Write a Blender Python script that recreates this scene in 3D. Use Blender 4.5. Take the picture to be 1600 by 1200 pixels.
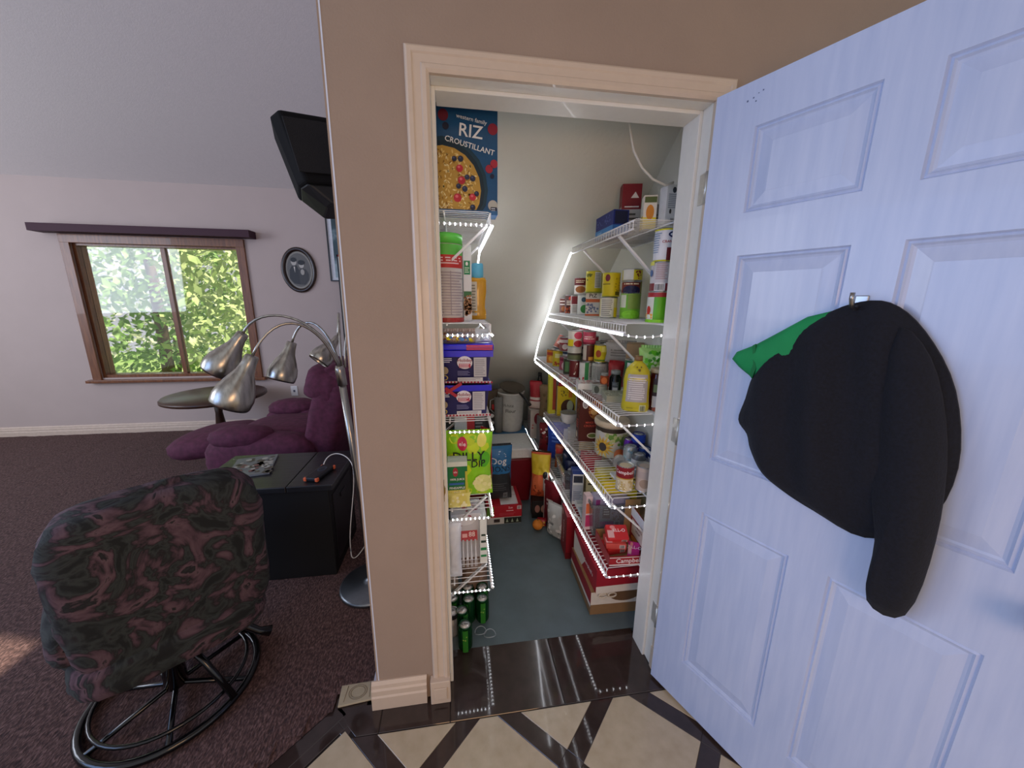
import bpy, bmesh, math, random
from mathutils import Vector, Matrix, noise
random.seed(7)
for o in list(bpy.data.objects): bpy.data.objects.remove(o)
S = bpy.context.scene
COL = S.collection
PI = math.pi
# ------------------------------------------------------------------ camera
cam = bpy.data.cameras.new('camera'); camo = bpy.data.objects.new('camera', cam); COL.objects.link(camo)
cam.sensor_fit = 'HORIZONTAL'; cam.sensor_width = 36.0; cam.lens = 36.0*573.0/1600.0
cam.clip_start = 0.02
camo.matrix_world = Matrix(((0.98905975, 0.02313158, -0.14569058, 0.0),
                            (-0.14720272, 0.21904167, -0.96454762, -1.124),
                            (0.0096008, 0.97544127, 0.22005033, 1.46),
                            (0, 0, 0, 1)))
S.camera = camo
S.view_settings.view_transform = 'Standard'; S.view_settings.look = 'None'
S.view_settings.gamma = 1.0; S.view_settings.use_curve_mapping = False
S.view_settings.exposure = 0.0

# ------------------------------------------------------------------ world and lights
def lin(c):
    if isinstance(c, str):
        c = c.lstrip('#'); c = [int(c[i:i+2], 16)/255 for i in (0, 2, 4)]
    return tuple(((v/12.92) if v <= .04045 else ((v+.055)/1.055)**2.4) for v in c) + (1.0,)
W = bpy.data.worlds.new('world'); S.world = W; W.use_nodes = True
W.node_tree.nodes['Background'].inputs[0].default_value = lin('#f1f3fa')
W.node_tree.nodes['Background'].inputs[1].default_value = 0.66
def area(name, loc, look, sx, sy, power, col):
    l = bpy.data.lights.new(name, 'AREA'); l.shape = 'RECTANGLE'; l.size = sx; l.size_y = sy
    l.energy = power; l.color = lin(col)[:3]
    o = bpy.data.objects.new(name, l); COL.objects.link(o); o.location = loc
    o.rotation_euler = (Vector(look)-Vector(loc)).to_track_quat('-Z', 'Y').to_euler()
    return o
area('kitchen_warm_light', (0.2, -2.3, 1.3), (-.1, 0, .1), .9, .7, 13, '#ffc48a')
area('living_room_fill', (-5.6, .6, 2.0), (-1.2, 2.6, 1.6), 2.0, 1.6, 70, '#e4ecff')  # added fill brightening the living room from its open left side
area('door_blue_fill', (-3.6, -1.6, 1.7), (0.9, -.5, 1.1), 2.0, 1.6, 44, '#94bcff')  # added area light giving the door blue daylight; no window is built here
sun = bpy.data.lights.new('sun', 'SUN'); sun.energy = 8.0; sun.angle = .02; sun.color = lin('#fff4dc')[:3]
suno = bpy.data.objects.new('sun', sun); COL.objects.link(suno); suno.rotation_euler = (math.radians(8), math.radians(28), 0)

# ------------------------------------------------------------------ materials
_mc = {}
def mat(col, rough=.5, metal=0.0, var=.06, scale=40, bump=0.0, bscale=200, trans=0.0, emit=0, ior=1.45, coat=0, spec=.5, alpha=1.0):
    key = (col if isinstance(col, str) else tuple(col), rough, metal, var, scale, bump, bscale, trans, emit, coat, spec, alpha)
    if key in _mc: return _mc[key]
    m = bpy.data.materials.new('surface_%s' % (str(key[0]).lstrip('#'))); m.use_nodes = True
    nt = m.node_tree; b = nt.nodes['Principled BSDF']; L = nt.links
    c = lin(col)
    b.inputs['Roughness'].default_value = rough; b.inputs['Metallic'].default_value = metal
    b.inputs['IOR'].default_value = ior; b.inputs['Specular IOR Level'].default_value = spec
    b.inputs['Coat Weight'].default_value = coat; b.inputs['Alpha'].default_value = alpha
    b.inputs['Transmission Weight'].default_value = trans
    tc = nt.nodes.new('ShaderNodeTexCoord')
    if var > 0:
        n = nt.nodes.new('ShaderNodeTexNoise'); n.inputs['Scale'].default_value = scale; n.inputs['Detail'].default_value = 3
        L.new(tc.outputs['Object'], n.inputs['Vector'])
        r = nt.nodes.new('ShaderNodeValToRGB')
        r.color_ramp.elements[0].position = .3; r.color_ramp.elements[1].position = .7
        r.color_ramp.elements[0].color = tuple(v*(1-var) for v in c[:3])+(1,)
        r.color_ramp.elements[1].color = tuple(min(1, v*(1+var)) for v in c[:3])+(1,)
        L.new(n.outputs['Fac'], r.inputs['Fac']); L.new(r.outputs['Color'], b.inputs['Base Color'])
    else: b.inputs['Base Color'].default_value = c
    if bump > 0:
        n2 = nt.nodes.new('ShaderNodeTexNoise'); n2.inputs['Scale'].default_value = bscale; n2.inputs['Detail'].default_value = 4
        L.new(tc.outputs['Object'], n2.inputs['Vector'])
        bp = nt.nodes.new('ShaderNodeBump'); bp.inputs['Strength'].default_value = bump; bp.inputs['Distance'].default_value = .01
        L.new(n2.outputs['Fac'], bp.inputs['Height']); L.new(bp.outputs['Normal'], b.inputs['Normal'])
    if emit:
        b.inputs['Emission Color'].default_value = c; b.inputs['Emission Strength'].default_value = emit
    _mc[key] = m
    return m
def ramp_mat(name, stops, tex='noise', scale=8, rough=.7, bump=.2, detail=4, stretch=(1, 1, 1), bdist=.01, distort=0, coat=0, metal=0):
    m = bpy.data.materials.new(name); m.use_nodes = True; nt = m.node_tree; L = nt.links
    b = nt.nodes['Principled BSDF']; b.inputs['Roughness'].default_value = rough; b.inputs['Coat Weight'].default_value = coat
    b.inputs['Metallic'].default_value = metal
    tc = nt.nodes.new('ShaderNodeTexCoord'); mp = nt.nodes.new('ShaderNodeMapping'); mp.inputs['Scale'].default_value = stretch
    L.new(tc.outputs['Object'], mp.inputs['Vector'])
    if tex == 'noise':
        n = nt.nodes.new('ShaderNodeTexNoise'); n.inputs['Detail'].default_value = detail; n.inputs['Distortion'].default_value = distort; out = 'Fac'
    else:
        n = nt.nodes.new('ShaderNodeTexVoronoi'); n.feature = 'F1'; out = 'Color'
    n.inputs['Scale'].default_value = scale; L.new(mp.outputs['Vector'], n.inputs['Vector'])
    r = nt.nodes.new('ShaderNodeValToRGB'); r.color_ramp.interpolation = 'LINEAR'
    while len(r.color_ramp.elements) < len(stops): r.color_ramp.elements.new(.5)
    for e, (p, c) in zip(r.color_ramp.elements, stops): e.position = p; e.color = lin(c)
    L.new(n.outputs[out], r.inputs['Fac']); L.new(r.outputs['Color'], b.inputs['Base Color'])
    if bump:
        bp = nt.nodes.new('ShaderNodeBump'); bp.inputs['Strength'].default_value = bump; bp.inputs['Distance'].default_value = bdist
        L.new(n.outputs[out], bp.inputs['Height']); L.new(bp.outputs['Normal'], b.inputs['Normal'])
    return m

# ------------------------------------------------------------------ mesh building
class MB:
    def __init__(s): s.v = []; s.f = []; s.sm = []
    def add(s, vs, fs, smooth=False):
        k = len(s.v); s.v += [tuple(p) for p in vs]; s.f += [tuple(i+k for i in f) for f in fs]; s.sm += [smooth]*len(fs); return s
    def box(s, x0, x1, y0, y1, z0, z1):
        return s.add([(x0,y0,z0),(x1,y0,z0),(x1,y1,z0),(x0,y1,z0),(x0,y0,z1),(x1,y0,z1),(x1,y1,z1),(x0,y1,z1)],
                     [(0,3,2,1),(4,5,6,7),(0,1,5,4),(1,2,6,5),(2,3,7,6),(3,0,4,7)])
    def prism(s, poly, z0, z1):
        n = len(poly)
        return s.add([(p[0],p[1],z0) for p in poly]+[(p[0],p[1],z1) for p in poly],
                     [tuple(range(n-1,-1,-1)), tuple(range(n,2*n))]+[(i,(i+1)%n,n+(i+1)%n,n+i) for i in range(n)])
    def extr(s, poly, a, b, fn):      # polygon extruded between two values of a third coordinate mapped by fn(p,q,w)
        n = len(poly)
        return s.add([fn(p[0],p[1],a) for p in poly]+[fn(p[0],p[1],b) for p in poly],
                     [tuple(range(n-1,-1,-1)), tuple(range(n,2*n))]+[(i,(i+1)%n,n+(i+1)%n,n+i) for i in range(n)])
    def tube(s, pts, r, n=8, cap=True, smooth=True):
        pts = [Vector(p) for p in pts]; rr = r if isinstance(r, (list, tuple)) else [r]*len(pts)
        vs = []; up = None
        for i, p in enumerate(pts):
            d = (pts[min(i+1, len(pts)-1)]-pts[max(i-1, 0)]).normalized()
            if up is None:
                up = Vector((0, 0, 1)) if abs(d.z) < .9 else Vector((1, 0, 0))
            x = d.cross(up).normalized(); up = x.cross(d).normalized()
            for k in range(n):
                a = 2*PI*k/n+PI/n; vs.append(p+(x*math.cos(a)+up*math.sin(a))*rr[i])
        fs = [(i*n+k, i*n+(k+1)%n, (i+1)*n+(k+1)%n, (i+1)*n+k) for i in range(len(pts)-1) for k in range(n)]
        s.add(vs, fs, smooth)
        if cap:
            s.add([vs[k] for k in range(n)], [tuple(range(n-1,-1,-1))]); s.add(vs[-n:], [tuple(range(n))])
        return s
    def lathe(s, prof, n=24, smooth=True, sx=1, sy=1, power=2.0, M=None):
        vs = []
        for r, z in prof:
            for k in range(n):
                a = 2*PI*k/n; c, q = math.cos(a), math.sin(a)
                if power != 2.0:
                    g = (abs(c)**power+abs(q)**power)**(-1/power); c *= g; q *= g
                vs.append((r*c*sx, r*q*sy, z))
        if M is not None: vs = [M @ Vector(v) for v in vs]
        m = len(prof)
        fs = [(i*n+k, i*n+(k+1)%n, (i+1)*n+(k+1)%n, (i+1)*n+k) for i in range(m-1) for k in range(n)]
        s.add(vs, fs, smooth)
        if prof[0][0] > 1e-6: s.add(vs[:n], [tuple(range(n-1,-1,-1))])
        if prof[-1][0] > 1e-6: s.add(vs[-n:], [tuple(range(n))])
        return s
    def mesh(s, name, m):
        me = bpy.data.meshes.new(name); me.from_pydata(s.v, [], s.f); me.update()
        me.polygons.foreach_set('use_smooth', s.sm)
        bm = bmesh.new(); bm.from_mesh(me); bmesh.ops.remove_doubles(bm, verts=bm.verts, dist=1e-6)
        bmesh.ops.recalc_face_normals(bm, faces=bm.faces); bm.to_mesh(me); bm.free()
        if m: me.materials.append(m)
        return me
    def build(s, name, m, parent=None, bevel=0, seg=2):
        o = bpy.data.objects.new(name, s.mesh(name, m)); COL.objects.link(o)
        if parent: o.parent = parent
        if bevel:
            b = o.modifiers.new('bevel', 'BEVEL'); b.width = bevel; b.segments = seg; b.limit_method = 'ANGLE'; b.angle_limit = math.radians(35)
        return o
def link_mesh(name, me, parent=None):
    o = bpy.data.objects.new(name, me); COL.objects.link(o)
    if parent: o.parent = parent
    return o
def tag(o, label, cat, group=None):
    o['label'] = label; o['category'] = cat
    if group: o['group'] = group
    return o
def thing(name, label, cat, loc=(0,0,0), rz=0, group=None, rot=None):
    o = bpy.data.objects.new(name, None); COL.objects.link(o); o.empty_display_size = .05
    o.location = loc; o.rotation_euler = rot if rot else (0, 0, rz)
    return tag(o, label, cat, group)
def struct(o): o['kind'] = 'structure'; return o
def stuff(o): o['kind'] = 'stuff'; return o
def blob(mb, c, s, p=3.0, n=20, m=12, wr=0, seed=0, R=None):
    """superellipsoid cushion, optionally wrinkled"""
    vs = []
    for j in range(m+1):
        t = -PI/2+PI*j/m
        for k in range(n):
            a = 2*PI*k/n
            x, y, z = math.cos(t)*math.cos(a), math.cos(t)*math.sin(a), math.sin(t)
            g = (abs(x)**p+abs(y)**p+abs(z)**p)**(-1/p)
            v = Vector((x*g, y*g, z*g))
            if wr: v *= 1+wr*noise.noise(v*3.0+Vector((seed, seed*2, 0)))
            v = Vector((v.x*s[0], v.y*s[1], v.z*s[2]))
            if R is not None: v = R @ v
            vs.append(v+Vector(c))
    fs = [(j*n+k, j*n+(k+1)%n, (j+1)*n+(k+1)%n, (j+1)*n+k) for j in range(m) for k in range(n)]
    return mb.add(vs, fs, True)

# ------------------------------------------------------------------ printed matter on packages
_tm = {}
def text_mesh(body):
    if body in _tm: return _tm[body]
    cu = bpy.data.curves.new('t', 'FONT'); cu.body = body; cu.align_x = 'CENTER'; cu.align_y = 'CENTER'; cu.size = 1; cu.resolution_u = 2; cu.offset = .012
    o = bpy.data.objects.new('t', cu); COL.objects.link(o)
    me = bpy.data.meshes.new_from_object(o.evaluated_get(bpy.context.evaluated_depsgraph_get()))
    vs = [tuple(v.co) for v in me.vertices]; fs = [tuple(p.vertices) for p in me.polygons]
    bpy.data.objects.remove(o); bpy.data.curves.remove(cu); bpy.data.meshes.remove(me)
    _tm[body] = (vs, fs); return _tm[body]
fine = [8, 6]
def decal(parent, f, d, k=1, uw=1.0, vh=1.0, lift=.0006):
    """d = (kind, ...). u is -1..1 over the visible half width uw, v is 0..1 over height vh; f(u,v,off) maps to 3D"""
    kind = d[0]; vs = []; fs = []; off = lift*k
    rough = .45
    if kind == 'r':
        _, u0, u1, v0, v1, c = d[:6]; nm = 'label_panel'
        nu = max(1, int(abs(u1-u0)*fine[0])); nv = max(1, int(abs(v1-v0)*fine[1]))
        for j in range(nv+1):
            for i in range(nu+1): vs.append(((u0+(u1-u0)*i/nu)*uw, (v0+(v1-v0)*j/nv)*vh))
        fs = [(j*(nu+1)+i, j*(nu+1)+i+1, (j+1)*(nu+1)+i+1, (j+1)*(nu+1)+i) for j in range(nv) for i in range(nu)]
    elif kind == 'e':
        _, cu, cv, ru, rv, c = d[:6]; nm = 'label_emblem'; n = 20
        vs = [(cu*uw, cv*vh)]+[((cu+ru*.5*math.cos(2*PI*i/n))*uw, (cv+rv*.5*math.sin(2*PI*i/n))*vh) for i in range(n)]
        vs += [((cu+ru*math.cos(2*PI*i/n))*uw, (cv+rv*math.sin(2*PI*i/n))*vh) for i in range(n)]
        fs = [(0, 1+i, 1+(i+1)%n) for i in range(n)]+[(1+i, 1+n+i, 1+n+(i+1)%n, 1+(i+1)%n) for i in range(n)]
    elif kind == 'p':
        _, pts, c = d[:3]; nm = 'label_shape'; vs = [(p[0]*uw, p[1]*vh) for p in pts]; fs = [tuple(range(len(pts)))]
    elif kind == 't':
        _, tx, cu, cv, sz, c = d[:6]; nm = 'lettering'; ang = d[6] if len(d) > 6 else 0
        tv, tf = text_mesh(tx); ca, sa = math.cos(ang), math.sin(ang)
        vs = [(cu*uw+sz*(x*ca-y*sa), cv*vh+sz*(x*sa+y*ca)) for x, y, _ in tv]; fs = tf
    elif kind == 'l':          # block of fine print lines
        _, u0, u1, v0, v1, nl, c = d[:7]; nm = 'fine_print'
        for j in range(nl):
            va = v0+(v1-v0)*(j+.25)/nl; vb = v0+(v1-v0)*(j+.7)/nl; ue = u1-(u1-u0)*random.random()*.25; q = 4
            b = len(vs)
            for i in range(q+1):
                u = u0+(ue-u0)*i/q; vs += [(u*uw, va*vh), (u*uw, vb*vh)]
            fs += [(b+2*i, b+2*i+2, b+2*i+3, b+2*i+1) for i in range(q)]
    elif kind == 's':          # scattered spots of food
        _, u0, u1, v0, v1, n, r, c = d[:8]; nm = 'label_picture'
        for j in range(n):
            cu = random.uniform(u0, u1); cv = random.uniform(v0, v1); b = len(vs); rr = r*random.uniform(.6, 1.3)
            vs += [(cu*uw+rr*math.cos(2*PI*i/6+j), cv*vh+rr*math.sin(2*PI*i/6+j)) for i in range(6)]
            fs.append(tuple(range(b, b+6)))
    elif kind == 'b':          # bar code
        _, u0, u1, v0, v1 = d[:5]; c = '#202020'; nm = 'bar_code'; n = 9
        for i in range(n):
            a = u0+(u1-u0)*i/n; b2 = a+(u1-u0)/n*random.uniform(.3, .7); b = len(vs)
            vs += [(a*uw, v0*vh), (b2*uw, v0*vh), (b2*uw, v1*vh), (a*uw, v1*vh)]; fs.append((b, b+1, b+2, b+3))
    me = bpy.data.meshes.new(nm); me.from_pydata([f(u, v, off) for u, v in vs], [], fs); me.update()
    me.materials.append(mat(c, rough, var=.04))
    return link_mesh(nm, me, parent)
def decals(parent, f, ds, uw, vh, k0=1):
    for i, d in enumerate(ds): decal(parent, f, d, k0+i, uw, vh)
CAMX, CAMY = 0.0, -1.124
def facing(x, y): return math.atan2(CAMY-y, CAMX-x)+PI/2      # yaw that turns local -y to the kitchen doorway
STEEL = mat('#b9bbbd', .28, 1.0, var=.05)
def cyl_f(r): return lambda u, v, o: ((r+o)*math.sin(u/r), -(r+o)*math.cos(u/r), v)
def can(label, x, y, z, r, h, base, ds=(), group='', cat='can', rz=None, tilt=None, soda=False, top=None, name='food_can'):
    t = thing(name, label, cat, (x, y, z), facing(x, y) if rz is None else rz, group)
    if tilt: t.rotation_euler = tilt
    if soda:
        prof = [(r*.78, 0), (r*.8, .004), (r*.98, .012), (r, .016), (r, h-.016), (r*.86, h-.003), (r*.86, h), (r*.80, h), (r*.78, h-.004)]
        MB().lathe(prof, 20).build('can_body', mat(base, .25, .6), t)
        lid = MB().lathe([(r*.79, h-.004), (r*.1, h-.003), (0.0001, h-.003)], 16).build('can_lid', mat(top or '#eceeef', .4, .1), t)
        ring = MB(); ring.tube([(.009*math.cos(a*PI/6)-.004, .007*math.sin(a*PI/6), h+.0005) for a in range(13)], .0014, 5)
        ring.box(-.004, .012, -.003, .003, h-.001, h+.001); ring.build('pull_tab', mat('#b5b7b9', .3, 1.0), lid)
        f = cyl_f(r); z0 = .016
    else:
        prof = [(r, 0), (r, .003), (r*.965, .004), (r*.965, h-.004), (r, h-.003), (r, h), (r*.93, h), (r*.92, h-.004), (r*.7, h-.004), (r*.68, h-.0055), (.0001, h-.0055)]
        MB().lathe(prof, 22).build('can_body', mat(top, .35, .2) if top else STEEL, t)
        f = cyl_f(r*.975); MB().lathe([(r*.972, .005), (r*.976, .0055), (r*.976, h-.0055), (r*.972, h-.005)], 22).build('paper_label', mat(base, .4, var=.05), t)
        f = cyl_f(r*.976)
    if ds: decals(t, f, ds, r*1.2, h)
    return t
def carton(label, x, y, z, w, d, h, base, front=(), left=(), top=(), rz=0, group='', cat='box', name='carton', right=(), back=None, rot=None, rough=.5):
    """w x d x h box standing at x,y,z (centre of base), printed faces"""
    t = thing(name, label, cat, (x, y, z), rz, group, rot)
    MB().box(-w/2, w/2, -d/2, d/2, 0, h).build('carton_body', mat(base, rough, var=.04), t, bevel=.0012, seg=1)
    if front: decals(t, lambda u, v, o: (max(-w/2, min(w/2, u)), -d/2-o, max(0, min(h, v))), front, w/2, h)
    if left: decals(t, lambda u, v, o: (-w/2-o, max(-d/2, min(d/2, -u)), max(0, min(h, v))), left, d/2, h)
    if right: decals(t, lambda u, v, o: (w/2+o, u, v), right, d/2, h)
    if top: decals(t, lambda u, v, o: (u, v-d/2, h+o), top, w/2, d)
    fl = MB(); fl.box(-w/2+.002, w/2-.002, -.0006, .0006, h-.0004, h+.0009); fl.build('flap_seam', mat(base, .6, var=.1), t)
    return t
def bag_f(w, h, dep, seed=0, flat=.06):
    def f(u, v, o):
        a = max(0, 1-abs(2*u/w)**2.6); b = max(0, 1-abs(2*v/h-1)**3.2)
        y = -dep/2*(a*b)**.62
        wr = noise.noise(Vector((u*38+seed, v*30, seed)))*.005*(.3+a*b)
        return (u*(1-.05*math.cos(PI*(2*v/h-1))), y-o+wr, v)
    return f
def bag(label, x, y, z, w, h, dep, base, ds=(), rz=0, group='', cat='bag', name='food_bag', seed=1, rot=None, backc=None, rough=.3, sealc=None):
    t = thing(name, label, cat, (x, y, z), rz, group, rot)
    f = bag_f(w, h, dep, seed); nu, nv = 20, 22; vs = []; fs = []
    for sgn in (1, -1):
        b = len(vs)
        for j in range(nv+1):
            for i in range(nu+1):
                p = f(-w/2+w*i/nu, h*j/nv, .0012); vs.append((p[0], p[1]*sgn, p[2]))
        q = [(b+jj*(nu+1)+ii, b+jj*(nu+1)+ii+1, b+(jj+1)*(nu+1)+ii+1, b+(jj+1)*(nu+1)+ii) for jj in range(nv) for ii in range(nu)]
        fs += q if sgn == 1 else [tuple(reversed(k)) for k in q]
    m = MB(); m.add(vs, fs, True); m.build('bag_film', mat(base, rough, bump=.15, bscale=35), t)
    s = MB(); n = 24
    for vv in (0, 1):
        z0 = -.002 if vv == 0 else h-.003; z1 = .012 if vv == 0 else h+.012
        pts = [(-w/2*.95+w*.95*i/n, .0016*(1 if i % 2 else -1)) for i in range(n+1)]
        k = len(s.v); s.add([(p[0], p[1]-.001, z0) for p in pts]+[(p[0], p[1]-.001, z1) for p in pts], [(i, i+1, n+2+i, n+1+i) for i in range(n)])
    s.build('crimped_seal', mat(sealc or base, rough), t)
    fine[:] = [14, 24]
    if ds: decals(t, lambda u, v, o: f(max(-w*.497, min(w*.497, u)), max(.002, min(h-.002, v)), o+.0024), ds, w/2, h)
    fine[:] = [8, 6]
    return t
def bottle(label, x, y, z, prof, base, capc, ds=(), group='', cat='bottle', name='bottle', sx=1, sy=1, power=2.0, trans=.0, rz=None, caph=.02, capr=None, top=None, glass=False):
    t = thing(name, label, cat, (x, y, z), facing(x, y) if rz is None else rz, group)
    MB().lathe(prof, 26, sx=sx, sy=sy, power=power).build('bottle_body', mat(base, .12, trans=trans, var=.03), t)
    H = prof[-1][1]; r = capr or prof[-1][0]*1.15
    MB().lathe([(r, H-.002), (r, H+caph*.2), (r*.98, H+caph*.9), (r*.9, H+caph), (.0001, H+caph)], 20).build('cap', mat(capc, .4), t)
    if ds:
        R = max(p[0] for p in prof)
        def f(u, v, o):
            for (r0, z0), (r1, z1) in zip(prof, prof[1:]):
                if z0 <= v <= z1 and z1 > z0: rr = r0+(r1-r0)*(v-z0)/(z1-z0); break
            else: rr = R
            a = u/R
            c, q = math.sin(a), math.cos(a)
            if power != 2.0:
                g = (abs(c)**power+abs(q)**power)**(-1/power); c *= g; q *= g
            return (c*(rr*sx+o+.0004), -q*(rr*sy+o+.0004), v)
        decals(t, f, ds, R*1.2, H)
    return t
# ------------------------------------------------------------------ the room shell
WX0, WX1 = -.3176, 1.9        # pantry wall, left end and right end
OX0, OX1, OZ = -.055, .757, 2.03   # door opening
PXL, PXR = -.188, .916        # inner faces of the pantry side walls
WALLC = mat('#a08c7b', .75, var=.03, scale=6, bump=.12, bscale=160)
ROOMC = mat('#b9aaa6', .8, var=.02, scale=5, bump=.08, bscale=160)
PANTRYC = mat('#dcdcd2', .6, var=.03, scale=4, bump=.1, bscale=60)
TRIMC = mat('#d0bda8', .35, var=.02, coat=.2)
JAMBC = mat('#e9e6dc', .33, var=.015, coat=.1)
# front wall of the pantry, with the opening
w = MB()
w.box(WX0, OX0-.012, 0, .118, 0, 2.75); w.box(OX1+.012, WX1, 0, .118, 0, 2.75); w.box(OX0-.012, OX1+.012, 0, .118, OZ+.012, 2.75)
fw = struct(w.build('wall_front', WALLC))
# side wall of the pantry seen end-on from the kitchen; its rounded corner has the window highlight put into its colour
w = MB(); w.box(WX0, PXL, .118, 3.3, 0, 2.75); sw = struct(w.build('wall_left', mat('#b6a8a4', .75, var=.03, bump=.1, bscale=160)))
w = MB(); n = 8; R = .010
w.extr([(WX0-.001, .05)]+[(WX0+R-R*math.cos(PI/2*i/n)-.001, R-R*math.sin(PI/2*i/n)-.001) for i in range(n+1)]+[(WX0+R+.001, .05)], .0, 2.75, lambda p, q, r: (p, q, r))
cb = w.build('lit_corner_bead', mat('#d0d4de', .5, var=.02)); cb.parent = fw
for p in cb.data.polygons: p.use_smooth = False
w = MB(); w.box(PXR, PXR+.1, .118, 3.3, 0, 2.75); struct(w.build('wall_right', PANTRYC))
w = MB(); w.box(PXL+.0, PXL+.002, .118, 3.3, 0, 2.7); struct(w.build('trim_1', PANTRYC))    # painted pantry face of the side wall
w = MB(); w.box(OX0-.05+.0-.084, OX0-.014, .118, .1195, 0, 2.7); w.box(OX1+.014, PXR, .118, .1195, 0, 2.7); w.box(OX0-.014, OX1+.014, .118, .1195, OZ+.014, 2.7); struct(w.build('trim_2', PANTRYC))
# underside of the stairs: sloping ceiling running down to the floor behind the shelves
def slope_z(y): return 1.74-.82*(y-.93)
w = MB()
w.extr([(.118, slope_z(.118)), (3.05, 0.0), (3.2, 0.0), (.118, slope_z(.118)+.15)], PXL, PXR, lambda p, q, r: (r, p, q))
struct(w.build('ceiling', PANTRYC))
# floors
GREYV = mat('#5b6c72', .4, var=.12, scale=9, bump=.05, bscale=90)
w = MB(); w.box(PXL, PXR, .178, 3.3, -.02, 0.001); struct(w.build('floor_pantry', GREYV))
DARKT = ramp_mat('dark_tile', [(.35, '#332926'), (.65, '#3d322f')], scale=14, rough=.06, bump=.0, coat=.2)
CREAMT = ramp_mat('cream_tile', [(.3, '#b5a78c'), (.7, '#c2b59b')], scale=22, rough=.22, bump=.02, coat=.2)
struct(MB().box(-6.2, 2.4, -4.2, 3.3, -.06, -.021).build('floor_slab', mat('#1a1513', .9)))
kf = MB()
CARPLINE = lambda x: .48+x          # diagonal carpet edge y = x + .48
kf.add([(-2.9, -2.42, -.003), (-2.9, -4.2, -.003), (2.4, -4.2, -.003), (2.4, -.0, -.003), (.757, 0, -.003), (.757, .18, -.003), (-.055, .18, -.003), (-.055, .0, -.003), (-.3176, .0, -.003), (-.48, .0, -.003)], [tuple(range(9, -1, -1))])
kfl = struct(kf.build('floor', mat('#1f1816', .3)))
def tile(poly, z0, z1, m):
    return MB().prism(poly, z0, z1).build('tile', m, kfl, bevel=.0012, seg=1)
g = .0012
for a, b in ((-.055, .367), (.367, .757)): tile([(a+g, -.098), (b-g, -.098), (b-g, .179), (a+g, .179)], -.012, 0, DARKT)
# dark straight border along the wall, left of the door and right of it
for a, b in ((-.30, -.055), (.757, 1.25), (1.25, 1.9)): tile([(a+g, -.098), (b-g, -.098), (b-g, -.002), (a+g, -.002)], -.012, 0, DARKT)
tile([(-.50, -.018), (-.41, -.10), (-.36, -.02), (-.36, .09), (-.49, .09)], -.012, -.001, DARKT)
tile([(-.41, -.062), (-.375, -.098), (-.302, -.098), (-.302, 0), (-.345, .002), (-.468, .004), (-.44, -.02)], -.012, 0, DARKT)
def clip(poly, fn):
    out = []
    for i in range(len(poly)):
        a, b = poly[i], poly[(i+1) % len(poly)]; fa, fb = fn(a), fn(b)
        if fa >= 0: out.append(a)
        if (fa >= 0) != (fb >= 0):
            t = fa/(fa-fb); out.append((a[0]+(b[0]-a[0])*t, a[1]+(b[1]-a[1])*t))
    return out
HD, SP = .208, .502
inset = .012
for row in range(0, 7):
    for kx in range(-8, 6):
        for (bx, by) in ((.082, -.278), (.333, -.027)):
            cx, cy = bx+SP*kx, by-SP*row
            poly = [(cx-HD, cy), (cx, cy-HD), (cx+HD, cy), (cx, cy+HD)]
            if cx > -.36: poly = clip(poly, lambda p: -.1015-p[1])
            poly = clip(poly, lambda p: p[0]+.34-p[1])
            poly = clip(poly, lambda p: p[1]+2.9) if poly else poly
            poly = clip(poly, lambda p: p[0]+2.2) if poly else poly
            poly = clip(poly, lambda p: 1.9-p[0]) if poly else poly
            if len(poly) >= 3:
                ar = abs(sum(poly[i][0]*poly[(i+1)%len(poly)][1]-poly[(i+1)%len(poly)][0]*poly[i][1] for i in range(len(poly))))/2
                if ar > .001: tile(poly, -.012, 0, CREAMT)
# the diagonal dark tile bands between the cream diamonds (one slab each way, cut at the joints)
def band_piece(cx, cy, along):     # strip centred at cx,cy ; along=+1 or -1 diagonal
    hw, hl = .0305-.0008, .1475
    d = (1/math.sqrt(2), along/math.sqrt(2)); nrm = (-d[1], d[0])
    poly = [(cx+d[0]*s*hl+nrm[0]*t*hw, cy+d[1]*s*hl+nrm[1]*t*hw) for s, t in ((-1,-1),(1,-1),(1,1),(-1,1))]
    if cx > -.36: poly = clip(poly, lambda p: -.1-p[1])
    if poly: poly = clip(poly, lambda p: p[0]+.405-p[1])
    if len(poly) >= 3 and abs(sum(poly[i][0]*poly[(i+1)%len(poly)][1]-poly[(i+1)%len(poly)][0]*poly[i][1] for i in range(len(poly)))) > .0008:
        tile(poly, -.012, -.0003, DARKT)
for row in range(0, 5):
    for kx in range(-5, 5):
        cx, cy = .082+SP*kx, -.278-SP*row
        for sx_, sy_ in ((1,1),(1,-1),(-1,1),(-1,-1)):
            band_piece(cx+sx_*SP/4, cy+sy_*SP/4, -sx_*sy_)
# crossing squares where four band strips meet
for row in range(-1, 5):
    for kx in range(-5, 5):
        for (bx, by) in ((.333, -.278), (.082, -.529)):
            cx, cy = bx+SP*kx, by-SP*row
            q = .0431
            poly = [(cx-q, cy), (cx, cy-q), (cx+q, cy), (cx, cy+q)]
            if cx > -.36: poly = clip(poly, lambda p: -.1-p[1])
            if poly: poly = clip(poly, lambda p: p[0]+.405-p[1])
            if len(poly) >= 3: tile(poly, -.012, -.0002, DARKT)
# diagonal border along the carpet
L0 = 0.0
for i in range(8):
    a = -.425-.26*i; b = a-.258
    tile([(a, a+.405), (a-.037, a+.4425), (b-.037, b+.4425), (b, b+.405)], -.012, 0, DARKT)
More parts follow.
